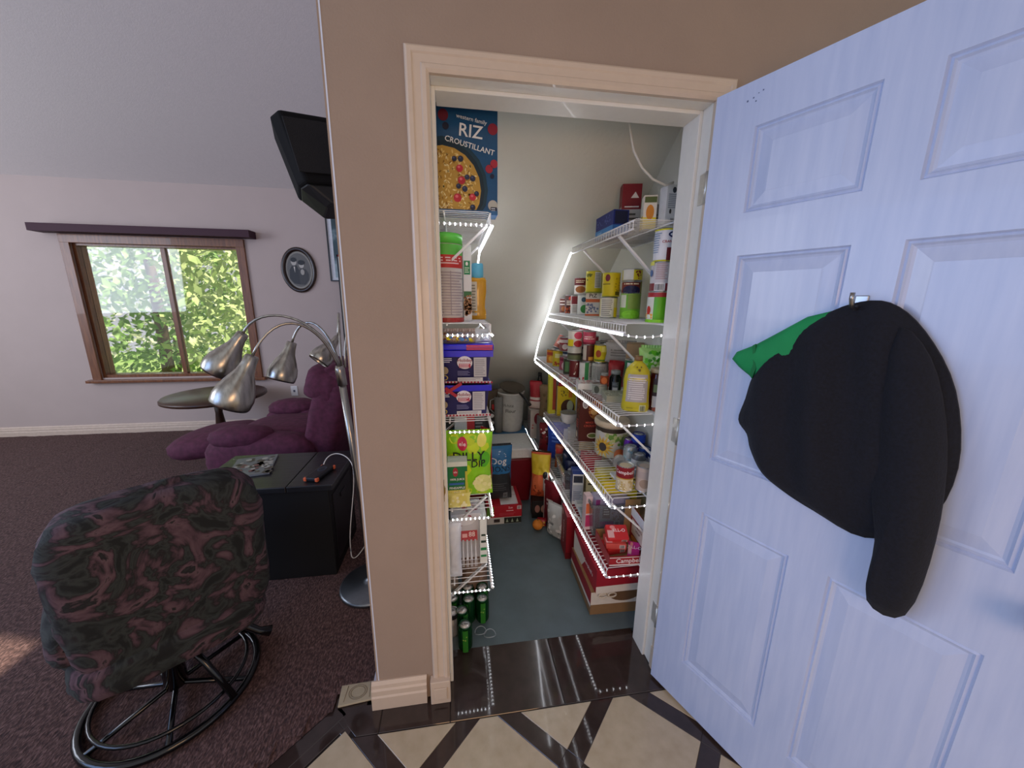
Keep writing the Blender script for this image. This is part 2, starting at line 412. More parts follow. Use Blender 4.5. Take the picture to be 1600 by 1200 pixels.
# carpet
CARPET = ramp_mat('carpet_pile', [(.3, '#2e2020'), (.5, '#503936'), (.7, '#785c58')], scale=110, rough=1.0, bump=.6, detail=10, bdist=.01, stretch=(1.4, .6, 1), distort=.4)
cp = MB(); nx, ny = 150, 120; vs = []; fs = []; idx = {}
for j in range(ny+1):
    for i in range(nx+1):
        x = -6.2+(-.3185+6.2)*i/nx; y = -4.2+7.5*j/ny
        vs.append((x, y, .008+.004*noise.noise(Vector((x*9, y*9, 0)))+.004*noise.noise(Vector((x*31, y*31, 4)))))
def keep(x, y): return y > x+.46
for j in range(ny):
    for i in range(nx):
        q = (j*(nx+1)+i, j*(nx+1)+i+1, (j+1)*(nx+1)+i+1, (j+1)*(nx+1)+i)
        if all(keep(vs[k][0], vs[k][1]) for k in q): fs.append(q)
used = sorted({k for f in fs for k in f}); rm = {k: n for n, k in enumerate(used)}
cp.add([vs[k] for k in used], [tuple(rm[k] for k in f) for f in fs], True)
# clean diagonal edge strip
for i in range(120):
    a = -.48-.048*i; b = a-.048
    cp.add([(a, a+.48, .001), (b, b+.48, .001), (b-.0, b+.60, .011), (a-.0, a+.60, .011)], [(0, 1, 2, 3)], True)
cpo = stuff(cp.build('carpet', CARPET)); cpo['kind'] = 'structure'; cpo.name = 'floor_carpet'
w = MB(); w.box(-.49, -.3185, .08, .2, 0, .009); w.box(-.3185-.02, -.3185, .08, 3.3, 0, .008)
ce = w.build('carpet_edge', CARPET, cpo)
# living room back wall, window opening from x=-3.75 to -2.22
BY = 3.3
w = MB()
w.box(-6.2, -3.75, BY, BY+.15, 0, 2.57); w.box(-2.24, WX0, BY, BY+.15, 0, 2.57)
w.box(-3.75, -2.24, BY, BY+.15, 0, .62); w.box(-3.75, -2.24, BY, BY+.15, 1.99, 2.57)
bw = struct(w.build('wall_back', ROOMC))
w = MB(); w.extr([(BY+.15, 2.57), (BY, 2.57), (-4.2, 6.80), (-4.2, 6.9)], -7.5, WX0, lambda p, q, r: (r, p, q))  # slope extended forward out of view to keep sun off the carpet
struct(w.build('ceiling_vault', mat('#d0c8c6', .85, var=.02, bump=.1, bscale=120)))
w = MB(); w.box(WX0, WX0+.1, 0.002, BY, 2.75, 4.6); w.box(WX0, WX0+.06, -.0, .12, 2.75, 2.76); struct(w.build('wall_upper', ROOMC))
w = MB(); w.box(WX0, 2.4, -3.6, .1, 2.75, 2.83); struct(w.build('ceiling_kitchen', mat('#c9c0b8', .8)))
def profile_board(nm, a, b, y0, prof, m, axis='x'):
    mb = MB(); mb.extr(prof, a, b, lambda p, q, r: (r, y0-p, q) if axis == 'x' else (y0-p, r, q)); return mb.build(nm, m)
BBP = [(0, 0), (.022, 0), (.022, .052), (.018, .058), (.018, .078), (.013, .084), (.012, .098), (.004, .108), (0, .108)]
struct(profile_board('baseboard_back', -6.2, WX0, BY, BBP, mat('#cbb9ab', .45)))
struct(profile_board('baseboard_front', WX0-.018, -.14, 0, BBP, TRIMC))
struct(profile_board('baseboard_left', 0, BY, WX0, BBP, mat('#c6bcbc', .45), 'y'))
struct(profile_board('baseboard_right', .84, WX1, 0, BBP, TRIMC))
# door casing with mitred moulded profile
cas = thing('door_casing', 'moulded pinkish white casing around the open pantry doorway', 'door casing')
CP = [(0, 0), (0, .012), (.008, .017), (.018, .016), (.022, .011), (.04, .011), (.044, .014), (.054, .0145), (.059, .011), (.062, .004), (.062, 0)]
mb = MB()
X0, X1, ZT = OX0, OX1, OZ
def cas_piece(name, pts):      # pts: two (inner corner x,z , dirx, dirz)
    mb = MB(); n = len(CP); vs = []
    for (cx, cz, dx, dz) in pts: vs += [(cx+dx*(p), -q, cz+dz*p) for p, q in CP]
    mb.add(vs, [(i, (i+1) % n, n+(i+1) % n, n+i) for i in range(n)]+[tuple(range(n)), tuple(range(2*n-1, n-1, -1))])
    o = mb.build(name, TRIMC, cas); return o
cas_piece('side_casing', [(X0, .1, -1, 0), (X0, ZT, -1, 1)])
cas_piece('head_casing', [(X0, ZT, -1, 1), (X1, ZT, 1, 1)])
cas_piece('side_casing', [(X1, ZT, 1, 1), (X1, .1, 1, 0)])
for cx, nm in ((-.0875, 'plinth_block'), (.789, 'plinth_block')):
    mb = MB(); mb.box(cx-.038, cx+.0345, -.032, 0, 0, .1)
    pb = mb.build(nm, TRIMC, cas, bevel=.003)
    mb = MB(); mb.box(cx-.026, cx+.022, -.036, -.032, .022, .074); mb.build('raised_square', TRIMC, pb, bevel=.0035)
# jambs
jb = thing('door_frame', 'glossy white door jamb lining the pantry doorway', 'door frame')
for nm, bx in (('jamb', (OX0-.012, OX0, 0.0, .132, 0, OZ+.012)), ('jamb', (OX1, OX1+.012, 0.0, .132, 0, OZ+.012)), ('head_jamb', (OX0, OX1, 0.0, .132, OZ, OZ+.012)),
               ('door_stop', (OX0, OX0+.011, .045, .08, 0, OZ)), ('door_stop', (OX1-.011, OX1, .045, .132, 0, OZ)), ('door_stop', (OX0+.011, OX1-.011, .045, .132, OZ-.011, OZ))):
    mb = MB(); mb.box(*bx); mb.build(nm, JAMBC, jb, bevel=.0015, seg=1)
mb = MB(); mb.box(OX0-.0005, OX0+.0012, .012, .034, .8, .87); mb.extr([(.0, .818), (.0, .852), (.004, .84), (.004, .83)], .016, .03, lambda p, q, r: (OX0+.001+p, r, q))
mb.build('strike_plate', mat('#a58a4c', .35, 1.0), jb)
for hz in (.25, 1.02, 1.80):
    mb = MB(); mb.tube([(OX1-.004, -.014, hz-.045), (OX1-.004, -.014, hz+.045)], .006, 10); mb.box(OX1-.003, OX1+.001, -.012, .022, hz-.044, hz+.044)
    mb.build('hinge', mat('#d8d5cc', .35, .6), jb)
# ------------------------------------------------------------------ the six panel door, hinged on the right and swung into the kitchen
DA = math.atan2(-.923, .385)
dr = thing('door_leaf', 'bluish white six panel door swung open into the kitchen', 'door', (.735, -.045, 0), DA)
DOORC = ramp_mat('door_paint', [(.3, '#b1c1e2'), (.7, '#bccae8')], scale=60, rough=.32, bump=.12, detail=3, stretch=(1, 1, .08), bdist=.004, coat=.1)
DW, DH0, DH1, TH = .81, .012, 2.02, .035
panels = [(.115, .362, .19, .795), (.448, .695, .19, .795), (.115, .362, .98, 1.59), (.448, .695, .98, 1.59), (.115, .362, 1.70, 1.91), (.448, .695, 1.70, 1.91)]
# local frame: x along leaf, +-y thickness. The face seen is on the camera side (local -y ... y=0 plane is the seen face)
xs = [0, .115, .362, .448, .695, DW]; zs = [DH0, .19, .795, .98, 1.59, 1.70, 1.91, DH1]
mb = MB()
pset = {(1, 1), (3, 1), (1, 3), (3, 3), (1, 5), (3, 5)}
for i in range(5):
    for j in range(7):
        if (i, j) not in pset: mb.box(xs[i], xs[i+1], 0, TH, zs[j], zs[j+1])
body = mb.build('stile_and_rail_frame', DOORC, dr)
for (a, b, c, d) in panels:
    steps = [(0, 0), (.004, .006), (.009, .003), (.013, .007), (.018, .009), (.045, .0035), (.047, .003)]
    mb = MB(); ring = []
    for face in (0, 1):
        prev = None
        for ins, dep in steps:
            yy = dep if face == 0 else TH-dep
            k = len(mb.v); mb.v += [(a+ins, yy, c+ins), (b-ins, yy, c+ins), (b-ins, yy, d-ins), (a+ins, yy, d-ins)]
            if prev is not None:
                for q in range(4): mb.f.append((prev+q, prev+(q+1) % 4, k+(q+1) % 4, k+q)); mb.sm.append(False)
            prev = k
        mb.f.append((prev, prev+1, prev+2, prev+3)); mb.sm.append(False)
    mb.build('panel', DOORC, dr)
for hz in (.25, 1.02, 1.80):
    mb = MB(); mb.box(-.002, .0005, .002, .032, hz-.044, hz+.044); mb.build('hinge_leaf', mat('#d8d5cc', .35, .6), dr)
for sgn, yy in ((-1, 0), (1, TH)):
    mb = MB(); Mx = Matrix.Translation((DW-.06, yy, .92)) @ Matrix.Rotation(-sgn*PI/2, 4, 'X')
    mb.lathe([(.032, 0), (.032, .004), (.013, .008), (.012, .03), (.026, .042), (.028, .055), (.02, .066), (.0001, .068)], 20, M=Mx)
    mb.build('door_knob', mat('#b08d4a', .3, 1.0), dr)
mb = MB(); mb.v += []
for k, (a, z, s) in enumerate(((.085, 1.975, .004), (.1, 1.978, .003), (.112, 1.985, .002), (.107, 1.968, .003), (.122, 1.987, .003))):
    mb.box(a, a+s, -.0006, 0, z, z+s)
mb.build('chipped_paint', mat('#5f6c92', .7), dr)
# ------------------------------------------------------------------ jacket and green bag on the door hooks
hk = thing('coat_hook', 'chrome coat hook screwed to the door above the dark jacket', 'hook', (.735, -.045, 0), DA)
for hx in (.40,):
    mb = MB(); mb.box(hx-.012, hx+.012, -.004, 0, 1.40, 1.48); mb.build('hook_plate', mat('#aaaaaa', .3, 1.0), hk, bevel=.002)
    mb = MB(); mb.tube([(hx, -.003, 1.46), (hx, -.03, 1.452), (hx, -.05, 1.455), (hx, -.06, 1.472), (hx, -.06, 1.485)], .0045, 8); mb.build('hook_prong', mat('#aaaaaa', .3, 1.0), hk)
CLOTH = ramp_mat('dark_navy_cloth', [(.3, '#070a14'), (.7, '#0f1422')], scale=180, rough=.95, bump=.15)
jk = thing('jacket', 'dark navy jacket hanging bunched on the open white door', 'jacket', (.735, -.045, 0), DA)
def cloth(name, outl, zc, xc, thick, m, parent, seed=0, folds=6, amp=.012, y0=-.004):
    """closed padded cloth shape: rings shrink from the outline to the centre while bulging out from the door"""
    n = len(outl); rings = 9; vs = []; fs = []
    for side in (0, 1):
        for r in range(rings+1):
            s = 1-r/rings
            for k, (px, pz) in enumerate(outl):
                x = xc+(px-xc)*s; z = zc+(pz-zc)*s
                bul = math.sqrt(max(0, 1-s**2.2))*thick
                fo = amp*math.sin(folds*(x*9+z*1.5)+seed)*min(1, bul/thick*1.5)+amp*.7*noise.noise(Vector((x*14, z*9, seed)))*(bul/thick)
                vs.append((x, (y0-.012-bul-fo) if side == 0 else y0, z))
    for side in (0, 1):
        b = side*(rings+1)*n
        for r in range(rings):
            for k in range(n): fs.append((b+r*n+k, b+r*n+(k+1) % n, b+(r+1)*n+(k+1) % n, b+(r+1)*n+k))
    b = (rings+1)*n
    fs += [(k, (k+1) % n, b+(k+1) % n, b+k) for k in range(n)]
    mb = MB(); mb.add(vs, fs, True); return mb.build(name, m, parent)
def smooth_loop(pts, sub=4):
    out = []; n = len(pts)
    for i in range(n):
        p0, p1, p2, p3 = [Vector(pts[(i+k-1) % n]) for k in range(4)]
        for s in range(sub):
            t = s/sub; out.append(tuple(.5*((2*p1)+(p2-p0)*t+(2*p0-5*p1+4*p2-p3)*t*t+(3*p1-p0-3*p2+p3)*t**3)))
    return out
jo = smooth_loop([(.172, 1.135), (.182, 1.20), (.192, 1.265), (.222, 1.33), (.262, 1.385), (.31, 1.425), (.37, 1.462), (.43, 1.465), (.49, 1.41), (.55, 1.30), (.58, 1.15), (.56, 1.02), (.48, .94), (.38, .955), (.31, .975), (.252, 1.005), (.215, 1.06), (.2, 1.10)])
jo = [(p[0]+.018, p[1]) for p in jo]
cloth('jacket_body', jo, 1.2, .39, .05, CLOTH, jk, seed=2)
slv = smooth_loop([(.47, 1.40), (.53, 1.36), (.58, 1.2), (.6, 1.0), (.59, .82), (.53, .81), (.52, .95), (.49, 1.1)])
cloth('sleeve', slv, 1.08, .545, .05, CLOTH, jk, seed=5, amp=.007, y0=-.03)
gb = thing('cloth_bag', 'bright green folded cloth bag sticking out behind the jacket', 'bag', (.735, -.045, 0), DA)
GRN = mat('#0f8a4d', .75, var=.08, scale=14, bump=.25, bscale=18)
go = [(.148, 1.305), (.158, 1.326), (.205, 1.352), (.25, 1.385), (.31, 1.43), (.37, 1.45), (.36, 1.37), (.30, 1.29), (.245, 1.245), (.222, 1.25), (.207, 1.262), (.19, 1.272), (.17, 1.285)]
cloth('folded_cloth', go, 1.33, .26, .02, GRN, gb, seed=1, folds=3, amp=.004, y0=-.002)
mb = MB(); mb.extr([(.205, 1.35), (.212, 1.355), (.222, 1.29), (.216, 1.262), (.208, 1.27), (.214, 1.30)], -.032, -.026, lambda p, q, r: (p, r, q)); mb.build('fold', mat('#0b6e3c', .8), gb)
# ------------------------------------------------------------------ wire shelves
WHITE = mat('#e6e8ea', .3, var=.02); LEDM = mat('#f4f6ff', .3, var=0, emit=12.0); LEDB = mat('#f6f8ff', .3, var=0, emit=24.0)
SZ = [1.742, 1.386, 1.036, .682, .353]
YN = .156
def wire_shelf(side, z, y1, label, braces, name='wire_shelf'):
    """side +1: on the right wall, -1: on the left wall"""
    xw = PXR-.004 if side > 0 else PXL+.006; xf = .611 if side > 0 else .117
    t = thing(name, label, 'shelf', (xw, YN, z), 0, 'white wire shelves in the pantry')
    X = xf-xw; L = y1-YN; r = .0016; s = -side
    wm = MB(); wm.tube([(0, 0, -r), (X*.97, 0, -r), (X, 0, -.005), (X, 0, -.035)], r, 5, cap=False)
    me = wm.mesh('wire', WHITE)
    n = int(L/.0254)
    for i in range(n+1):
        o = link_mesh('wire', me, t); o.location = (0, i*L/n, 0)
    for nm, px, pz, rr in (('front_rail', X-.001*s, -.0065, .003), ('lip_rail', X, -.035, .0033), ('back_rail', .004*s, -.006, .003), ('middle_rail', X*.5, -.0062, .003)):
        MB().tube([(px, -.004, pz), (px, L+.004, pz)], rr, 8).build(nm, WHITE, t)
    for by in braces:
        d = Vector((X*.97, by-YN, -.036)); w_ = Vector((.003*s, by-YN, -.036-abs(X)*.9))
        m = MB(); dx = (d-w_).normalized(); pz = Vector((-dx.z, 0, dx.x))*.004
        hh = .008
        vs = [w_-pz+Vector((0,-hh,0)), w_-pz+Vector((0,hh,0)), d-pz+Vector((0,hh,0)), d-pz+Vector((0,-hh,0)), w_+pz+Vector((0,-hh,0)), w_+pz+Vector((0,hh,0)), d+pz+Vector((0,hh,0)), d+pz+Vector((0,-hh,0))]
        m.add(vs, [(0,3,2,1),(4,5,6,7),(0,1,5,4),(1,2,6,5),(2,3,7,6),(3,0,4,7)]); b = m.build('brace', WHITE, t, bevel=.001, seg=1)
        MB().box(min(0, .004*s), max(0, .004*s), by-YN-.012, by-YN+.012, -.036-abs(X)*.9-.02, -.036-abs(X)*.9+.015).build('brace_clip', WHITE, b)
    return t
RY = [.836, 1.306, 1.686, 1.356, 2.15]
RL = ['right wall topmost white wire shelf holding tea and food boxes', 'right wall second white wire shelf holding yellow tins and stacked cans', 'right wall third white wire shelf crowded with cans, jars and a yellow oil jug',
      'right wall fourth white wire shelf holding the sunflower canister and soup cans', 'right wall lowest white wire shelf holding gelatin boxes and a clear bin']
RB = [(.287, .687), (.366, 1.1), (.17, .9), (.165, .9), (.62,)]
for z, y1, l, b in zip(SZ, RY, RL, RB): wire_shelf(1, z, y1, l, b)
LY = [.83, .9, .78, .78, .60]
LL = ['left wall topmost white wire shelf carrying the large blue cereal box', 'left wall second white wire shelf holding the amber bottle and tall cartons', 'left wall third white wire shelf holding the stacked blue biscuit tubs',
      'left wall fourth white wire shelf holding the lime green snack bag', 'left wall lowest white wire shelf above the green drink cans']
for z, y1, l, b in zip(SZ, LY, LL, [(.2, .7), (.6,), (.6,), (.3,), (.3,)]): wire_shelf(-1, z, y1, l, b)

# ------------------------------------------------------------------ LED rope lights
def beads(pts, step, r):
    mb = MB(); P = [Vector(p) for p in pts]
    for a, b in zip(P, P[1:]):
        n = max(1, int((b-a).length/step))
        for i in range(n):
            c = a.lerp(b, (i+.5)/n)
            mb.add([c+Vector(v)*r for v in ((1,0,0),(-1,0,0),(0,1,0),(0,-1,0),(0,0,1),(0,0,-1))], [(0,2,4),(2,1,4),(1,3,4),(3,0,4),(2,0,5),(1,2,5),(3,1,5),(0,3,5)])
    return mb
def led(label, solid, dotted, base=None):
    t = thing('led_strip', label, 'light strip')
    for p in solid: MB().tube(p, .0042, 6).build('glowing_tube', LEDM, t)
    for p in dotted:
        tape = MB().tube(p, .0032, 6).build('clear_sleeve', mat('#d8dade', .2, var=0), t)
        stuff(beads(p, .0165, .0048).build('light_beads', LEDB, tape))
    return t
xf = .606
def sag(a, b, d, n=6): return [tuple(Vector(a).lerp(Vector(b), i/n)-Vector((0, 0, d*4*(i/n)*(1-i/n)))) for i in range(n+1)]
E1 = (xf, RY[0]+.01, SZ[0]-.03); E2 = (xf, RY[1]+.01, SZ[1]-.02); E3 = (xf, RY[2]+.01, SZ[2]-.03)
led('glowing white light strip zigzagging down the right hand shelves', 
    [[E1, (xf-.012, 1.06, 1.54), E2], [E2, (xf-.014, 1.48, 1.20), E3]],
    [[(xf, y, SZ[1]-.043) for y in (RY[1]-.01, .8, YN)], sag((xf, YN-.006, SZ[1]-.043), (.80, YN-.006, SZ[1]-.035), .012),
     [(xf, y, SZ[2]-.043) for y in (RY[2]-.01, .8, YN)], sag((xf, YN-.006, SZ[2]-.043), (.80, YN-.006, SZ[2]-.04), .003),
     [(xf, y, SZ[3]-.043) for y in (RY[3]-.01, .8, YN)], sag((xf, YN-.006, SZ[3]-.043), (.80, YN-.006, SZ[3]-.04), .003),
     [(xf, y, SZ[4]-.043) for y in (RY[4]-.1, .8, YN)], sag((xf, YN-.006, SZ[4]-.043), (.80, YN-.006, SZ[4]-.04), .003)])
xl = .123
led('glowing white light strip along the left hand shelf edges',
    [[(xl, YN, SZ[0]-.043), (xl, LY[0], SZ[0]-.043)], [(xl, LY[0]+.01, SZ[0]-.04), (xl-.01, LY[0]+.03, SZ[0]-.12)]],
    [[(xl-.01, YN-.006, SZ[k]-.043), (-.04, YN-.006, SZ[k]-.041)] for k in range(5)] + [[(xl, YN, SZ[k]-.043), (xl, LY[k], SZ[k]-.043)] for k in (1, 2, 3, 4)])
cb_ = MB().tube([(.59, .25, 2.27), (.600, .25, 2.14), (.618, .25, 2.05), (.636, .25, 1.986), (.673, .25, 1.933), (.718, .25, 1.898), (.77, .25, 1.88), (.80, .25, 1.892)], .0042, 8).build('hanging_cord', mat('#d8d6cc', .4))
tag(cb_, 'white cord looping down from the sloping ceiling above the top shelf', 'cord')

# ------------------------------------------------------------------ RIGHT SIDE GOODS
G1 = 'boxes on the right top shelf'
B1 = 'cans and tins on the right second shelf'; B2 = 'cans and jars on the right third shelf'; B3 = 'goods on the right fourth shelf'; B4 = 'goods on the right lowest shelf'
S1, S2, S3, S4, S5 = SZ
carton('long blue tea box lying on the right top shelf', .70, .56, S1, .07, .20, .10, '#1d2f7e', left=[('r', -1, 1, 0, .4, '#3f8fd6'), ('s', -.9, .9, .55, .85, 26, .004, '#5569b8'), ('r', -.7, -.2, .1, .3, '#79b8ea')], front=[('r', -1, 1, 0, .4, '#2e70bd'), ('r', -.8, .8, .45, .95, '#141c40')], rz=0, group=G1)
carton('tall dark red and white box behind the blue tea box', .80, .60, S1, .085, .06, .235, '#cfcfcf', front=[('r', -1, 1, .55, 1, '#8a1c2c'), ('p', [(-.1, .75), (.75, .75), (.35, .86)], '#f0e8e6'), ('l', -.7, .8, .57, .62, 1, '#f2eeee'), ('l', -.8, .8, .1, .5, 5, '#555555')], left=[('r', -1, 1, .6, 1, '#7a1624'), ('l', -.8, .8, .1, .5, 5, '#666666')], rz=-.25, group=G1)
carton('small yellow box with a fruit picture on the top shelf', .765, .35, S1, .05, .05, .125, '#e9e4d6', front=[('r', -1, 1, 0, .35, '#f2d92a'), ('e', 0, .5, .6, .22, '#d98a2c'), ('r', -.9, .9, .78, .95, '#5b6a3a')], left=[('r', -1, 1, 0, .4, '#e8cd22')], rz=-.3, group=G1)
carton('plain grey carton behind the small yellow box', .85, .46, S1, .075, .06, .12, '#a5a29c', front=[('l', -.7, .7, .2, .7, 5, '#77746e')], group=G1)
carton('slim white printed box standing near the door jamb', .82, .30, S1, .055, .05, .15, '#e4e4e4', front=[('e', .1, .88, .28, .07, '#333a44'), ('l', -.7, .8, .45, .8, 8, '#8b8f96'), ('e', -.3, .38, .16, .06, '#333333'), ('b', -.2, .8, .05, .22)], group=G1)
carton('white printed box at the far right of the top shelf', .883, .295, S1, .055, .05, .15, '#dcdcdc', front=[('r', -.9, .8, .25, .32, '#7c2430'), ('l', -.7, .8, .45, .85, 8, '#8b8f96')], group=G1)
carton('grey foil lined box lying flat below the white boxes', .87, .62, S1, .07, .12, .05, '#b9b9b5', front=[('l', -.7, .7, .2, .8, 3, '#888888')], group=G1)

def lines(c='#8a8a86', u0=-.55, u1=.55, v0=.2, v1=.8, n=7): return ('l', u0, u1, v0, v1, n, c)
can('small brown bean can at the far end of the second shelf', .70, 1.245, S2, .033, .098, '#6a3a30', [('r', -1, 1, .55, .62, '#e8e2da'), ('r', -1, 1, .75, .82, '#e8e2da'), ('e', 0, .3, .55, .18, '#b26a3a')], B1)
can('dark brown chilli bean can with red picture', .712, 1.155, S2, .037, .116, '#4a1e1a', [('e', 0, .82, .3, .1, '#c23a2a'), ('l', -.6, .6, .45, .72, 3, '#f4ead8'), ('s', -.8, .8, .05, .35, 26, .005, '#b4502c')], B1)
can('white can with a dark red patch beside the chilli can', .722, 1.068, S2, .036, .112, '#d9d6d0', [('r', -.9, .1, .55, .95, '#7c1f28'), lines(v0=.1, v1=.5, n=5)], B1)
can('white can with green leaf picture under the upper bean can', .735, .978, S2, .036, .116, '#d6dad6', [('e', 0, .75, .32, .12, '#2b4f66'), ('e', .1, .3, .5, .2, '#2f8a3a')], B1)
carton('white and orange rice carton with number lettering', .745, .86, S2, .075, .055, .122, '#e9e6e2', front=[('t', "PtZ", 0, .88, .028, '#222222'), ('r', -1, 1, .6, .74, '#e0703a'), ('s', -.9, .9, .15, .55, 22, .005, '#7b86a8'), ('r', -1, 1, 0, .08, '#e0703a')], right=[('r', -1, 1, 0, 1, '#4c3a34')], left=[('r', -1, 1, .6, .74, '#d86a36')], rz=-.35, group=B1)
can('bean can with dark red top label stacked beside the yellow tins', .726, 1.02, S2+.1165, .037, .094, '#e8e2da', [('r', -1.2, 1.2, .55, 1, '#6e1a20'), ('l', -.7, .7, .68, .88, 2, '#f0e0c0'), ('e', 0, .3, .7, .2, '#a5642c')], B1, tilt=None)
can('large yellow tin with white nutrition panel', .742, .845, S2+.1225, .046, .112, '#d9cb1e', [('r', .05, .75, .22, .95, '#d9dad2'), lines(u0=.1, u1=.7, v0=.25, v1=.9, n=9), ('s', -.8, -.2, .55, .85, 8, .006, '#6f7a1c'), ('r', -1.2, 1.2, 0, .05, '#8a9a2a')], B1, top='#cfc840')
can('cream jar label tin with nutrition table below the tilted yellow tin', .728, .60, S2, .042, .098, '#d8cf96', [('r', -.8, .5, .05, .95, '#e8e8e0'), lines(u0=-.7, u1=.4, v0=.1, v1=.9, n=9), ('r', .55, 1, .05, .5, '#e8cf20')], B1)
can('yellow tin with dark red emblem, tilted on the cream tin', .735, .60, S2+.101, .042, .108, '#d8c81c', [('e', -.35, .78, .24, .15, '#7a2030'), ('l', -.9, .1, .48, .56, 1, '#6a5a10'), ('s', .4, .95, .2, .8, 16, .0035, '#a89a1a'), ('r', .4, .9, .05, .2, '#5b5a18')], B1, top='#cfc840')
g_ = can('lime green clear plastic jar holding green sweets', .80, .52, S2, .046, .113, '#7cc832', [('r', -1, -.35, .45, .95, '#dfe6d2'), ('e', .1, .18, .8, .16, '#8fe030'), ('r', -.2, 1, .4, .98, '#8fae4c')], B1, name='plastic_jar', cat='jar', top='#9fd060')
can('dark red aubergine tin stacked on the lime green jar', .80, .52, S2+.1135, .044, .054, '#7c2a20', [('l', -.7, .7, .68, .9, 1, '#f0e0c0'), ('e', 0, .25, .8, .4, '#1c1f4a'), ('r', .8, 1.2, 0, 1, '#8a8a3c')], B1)
can('yellow tin with white panel on top of the aubergine tin', .80, .52, S2+.168, .045, .053, '#ddd02a', [('r', -.9, .1, .1, .95, '#e6e8e2'), ('s', .3, 1, .2, .9, 10, .004, '#8a3a20')], B1)
bag('colourful vegetable packet standing behind the tins', .79, .74, S2, .085, .19, .03, '#7a8f4a', [('s', -.8, .8, .6, .95, 16, .006, '#c86a5a'), ('s', -.8, .8, .6, .95, 12, .006, '#e8e0d0'), ('r', .2, .9, .85, .95, '#57b030'), ('s', -.8, .8, .3, .7, 12, .006, '#3a2a50')], group=B1)
can('blue grey can between the lime jar and the green tin', .865, .40, S2, .037, .106, '#8d9aa8', [('r', -1, 1, .8, .95, '#d8dce0'), lines(v0=.2, v1=.7)], B1)
can('grey tin with red stripes stacked near the door jamb', .868, .40, S2+.107, .037, .10, '#8a8480', [('r', -1, 1, .7, .9, '#a04a4a'), ('r', -1, 1, .1, .4, '#3a3a3a')], B1)
carton('slim white salt box beside the barcode can', .838, .315, S2+.0, .03, .03, .205, '#e2e4e6', front=[('r', -1, 1, .0, .45, '#9fb0b8')], group=B1)
can('bright green tin with red rim and white side panels', .772, .222, S2, .043, .114, '#63b51e', [('r', -1.2, 1.2, .83, 1, '#a82a30'), ('r', -1.2, -.35, .1, .83, '#dfe4d8'), ('r', .55, 1.2, .1, .83, '#dcdcd8'), ('e', -.75, .4, .2, .14, '#c23020'), ('s', -1.1, -.4, .12, .3, 10, .004, '#e8b040'), ('r', -1.2, 1.2, 0, .1, '#8ad828')], B1, rz=facing(.772, .222))
can('white tin with barcode stacked on the bright green tin', .775, .222, S2+.1145, .043, .108, '#cfccd0', [('r', -1.2, 1.2, 0, .28, '#7c2a34'), ('r', -.5, .25, .03, .3, '#e8e8e8'), ('b', -.45, .2, .05, .25), lines('#b89a9a', -.45, .35, .4, .95, 9), ('e', -.85, .62, .18, .12, '#4a6a9a'), ('r', -1.2, -.6, .88, 1, '#e0e068'), ('r', .6, 1.2, .85, 1, '#e0e068')], B1)
can('cranberry sauce can with yellow rim, top of its stack by the jamb', .777, .222, S2+.223, .042, .112, '#e2e4ea', [('e', .55, .82, .42, .1, '#1a2a5e'), ('e', .55, .82, .3, .05, '#e8eef4'), ('t', 'CRANBERRY', .45, .6, .0125, '#a83040'), ('r', .1, 1.2, .02, .42, '#6a1824'), lines('#8fa4c0', -1, -.3, .25, .9, 9)], B1, top='#e4e030')

# third shelf: cans, jars and the jug
can('orange and yellow can at the far end of the third shelf', .66, 1.38, S3, .036, .1, '#d8882c', [('r', -1, 1, .6, .8, '#b04030'), ('e', 0, .35, .5, .2, '#f0c850')], B2)
can('small yellow cherry can near the far end of the third shelf', .668, 1.24, S3, .037, .112, '#d8c82c', [('s', -.8, .8, .1, .4, 14, .007, '#b03a2a'), ('r', -.5, .5, .55, .8, '#e8e6a0')], B2)
can('pink and red can beside the small yellow cherry can', .674, 1.10, S3, .035, .09, '#b4506a', [('e', 0, .35, .5, .3, '#e8d0d4'), ('r', -1, 1, .7, .85, '#8a1f3c')], B2)
can('dark can with grey rim behind the pink can', .75, 1.10, S3, .036, .10, '#3a3c3c', [('r', -.6, .6, .3, .7, '#8a8f8c')], B2)
can('black and green can at the front edge of the third shelf', .655, .965, S3, .030, .10, '#3a4034', [('r', -.6, .3, .2, .8, '#5a8a5a')], B2)
can('dark red can with slanted lettering beside the green striped can', .668, .875, S3, .034, .104, '#6e1f24', [('p', [(-.2, .2), (.0, .2), (.35, .85), (.15, .85)], '#f0e8e0')], B2)
can('white can with a green stripe on the third shelf', .70, .79, S3, .035, .105, '#dcdedc', [('r', -.1, .4, 0, 1, '#2f8f52'), ('s', -1, -.2, .02, .2, 7, .005, '#c0404a'), lines(u0=.5, u1=1, v0=.2, v1=.8)], B2)
can('large grey printed can in the middle of the third shelf', .752, .715, S3, .043, .113, '#b5b6b2', [lines('#7c7d7a', -.8, .7, .15, .85, 10), ('r', .75, 1.1, 0, 1, '#8c8e8a')], B2)
can('yellow can with a tomato picture stacked on the grey printed can', .752, .715, S3+.1135, .036, .095, '#d8c824', [('e', -.3, .5, .35, .2, '#a84a28'), ('r', -.9, .9, .1, .18, '#5f8a2a'), ('r', .1, .7, .6, .9, '#e8e070')], B2)
can('white topped yellow jar with red berries, upper row', .655, .86, S3+.105, .040, .075, '#3a342c', [('r', -1.2, 1.2, .05, .4, '#5f6a4a'), ('r', -1.2, 1.2, .55, 1, '#c9ccc6')], B2, name='glass_jar', cat='jar')
can('white and yellow can with a red berry picture at the top of its pile', .658, .865, S3+.1805, .042, .09, '#e6e2da', [('r', -1.1, -.2, 0, .45, '#e8d820'), ('e', .35, .7, .5, .22, '#d84a6a'), ('e', .35, .2, .5, .2, '#b02a34')], B2)
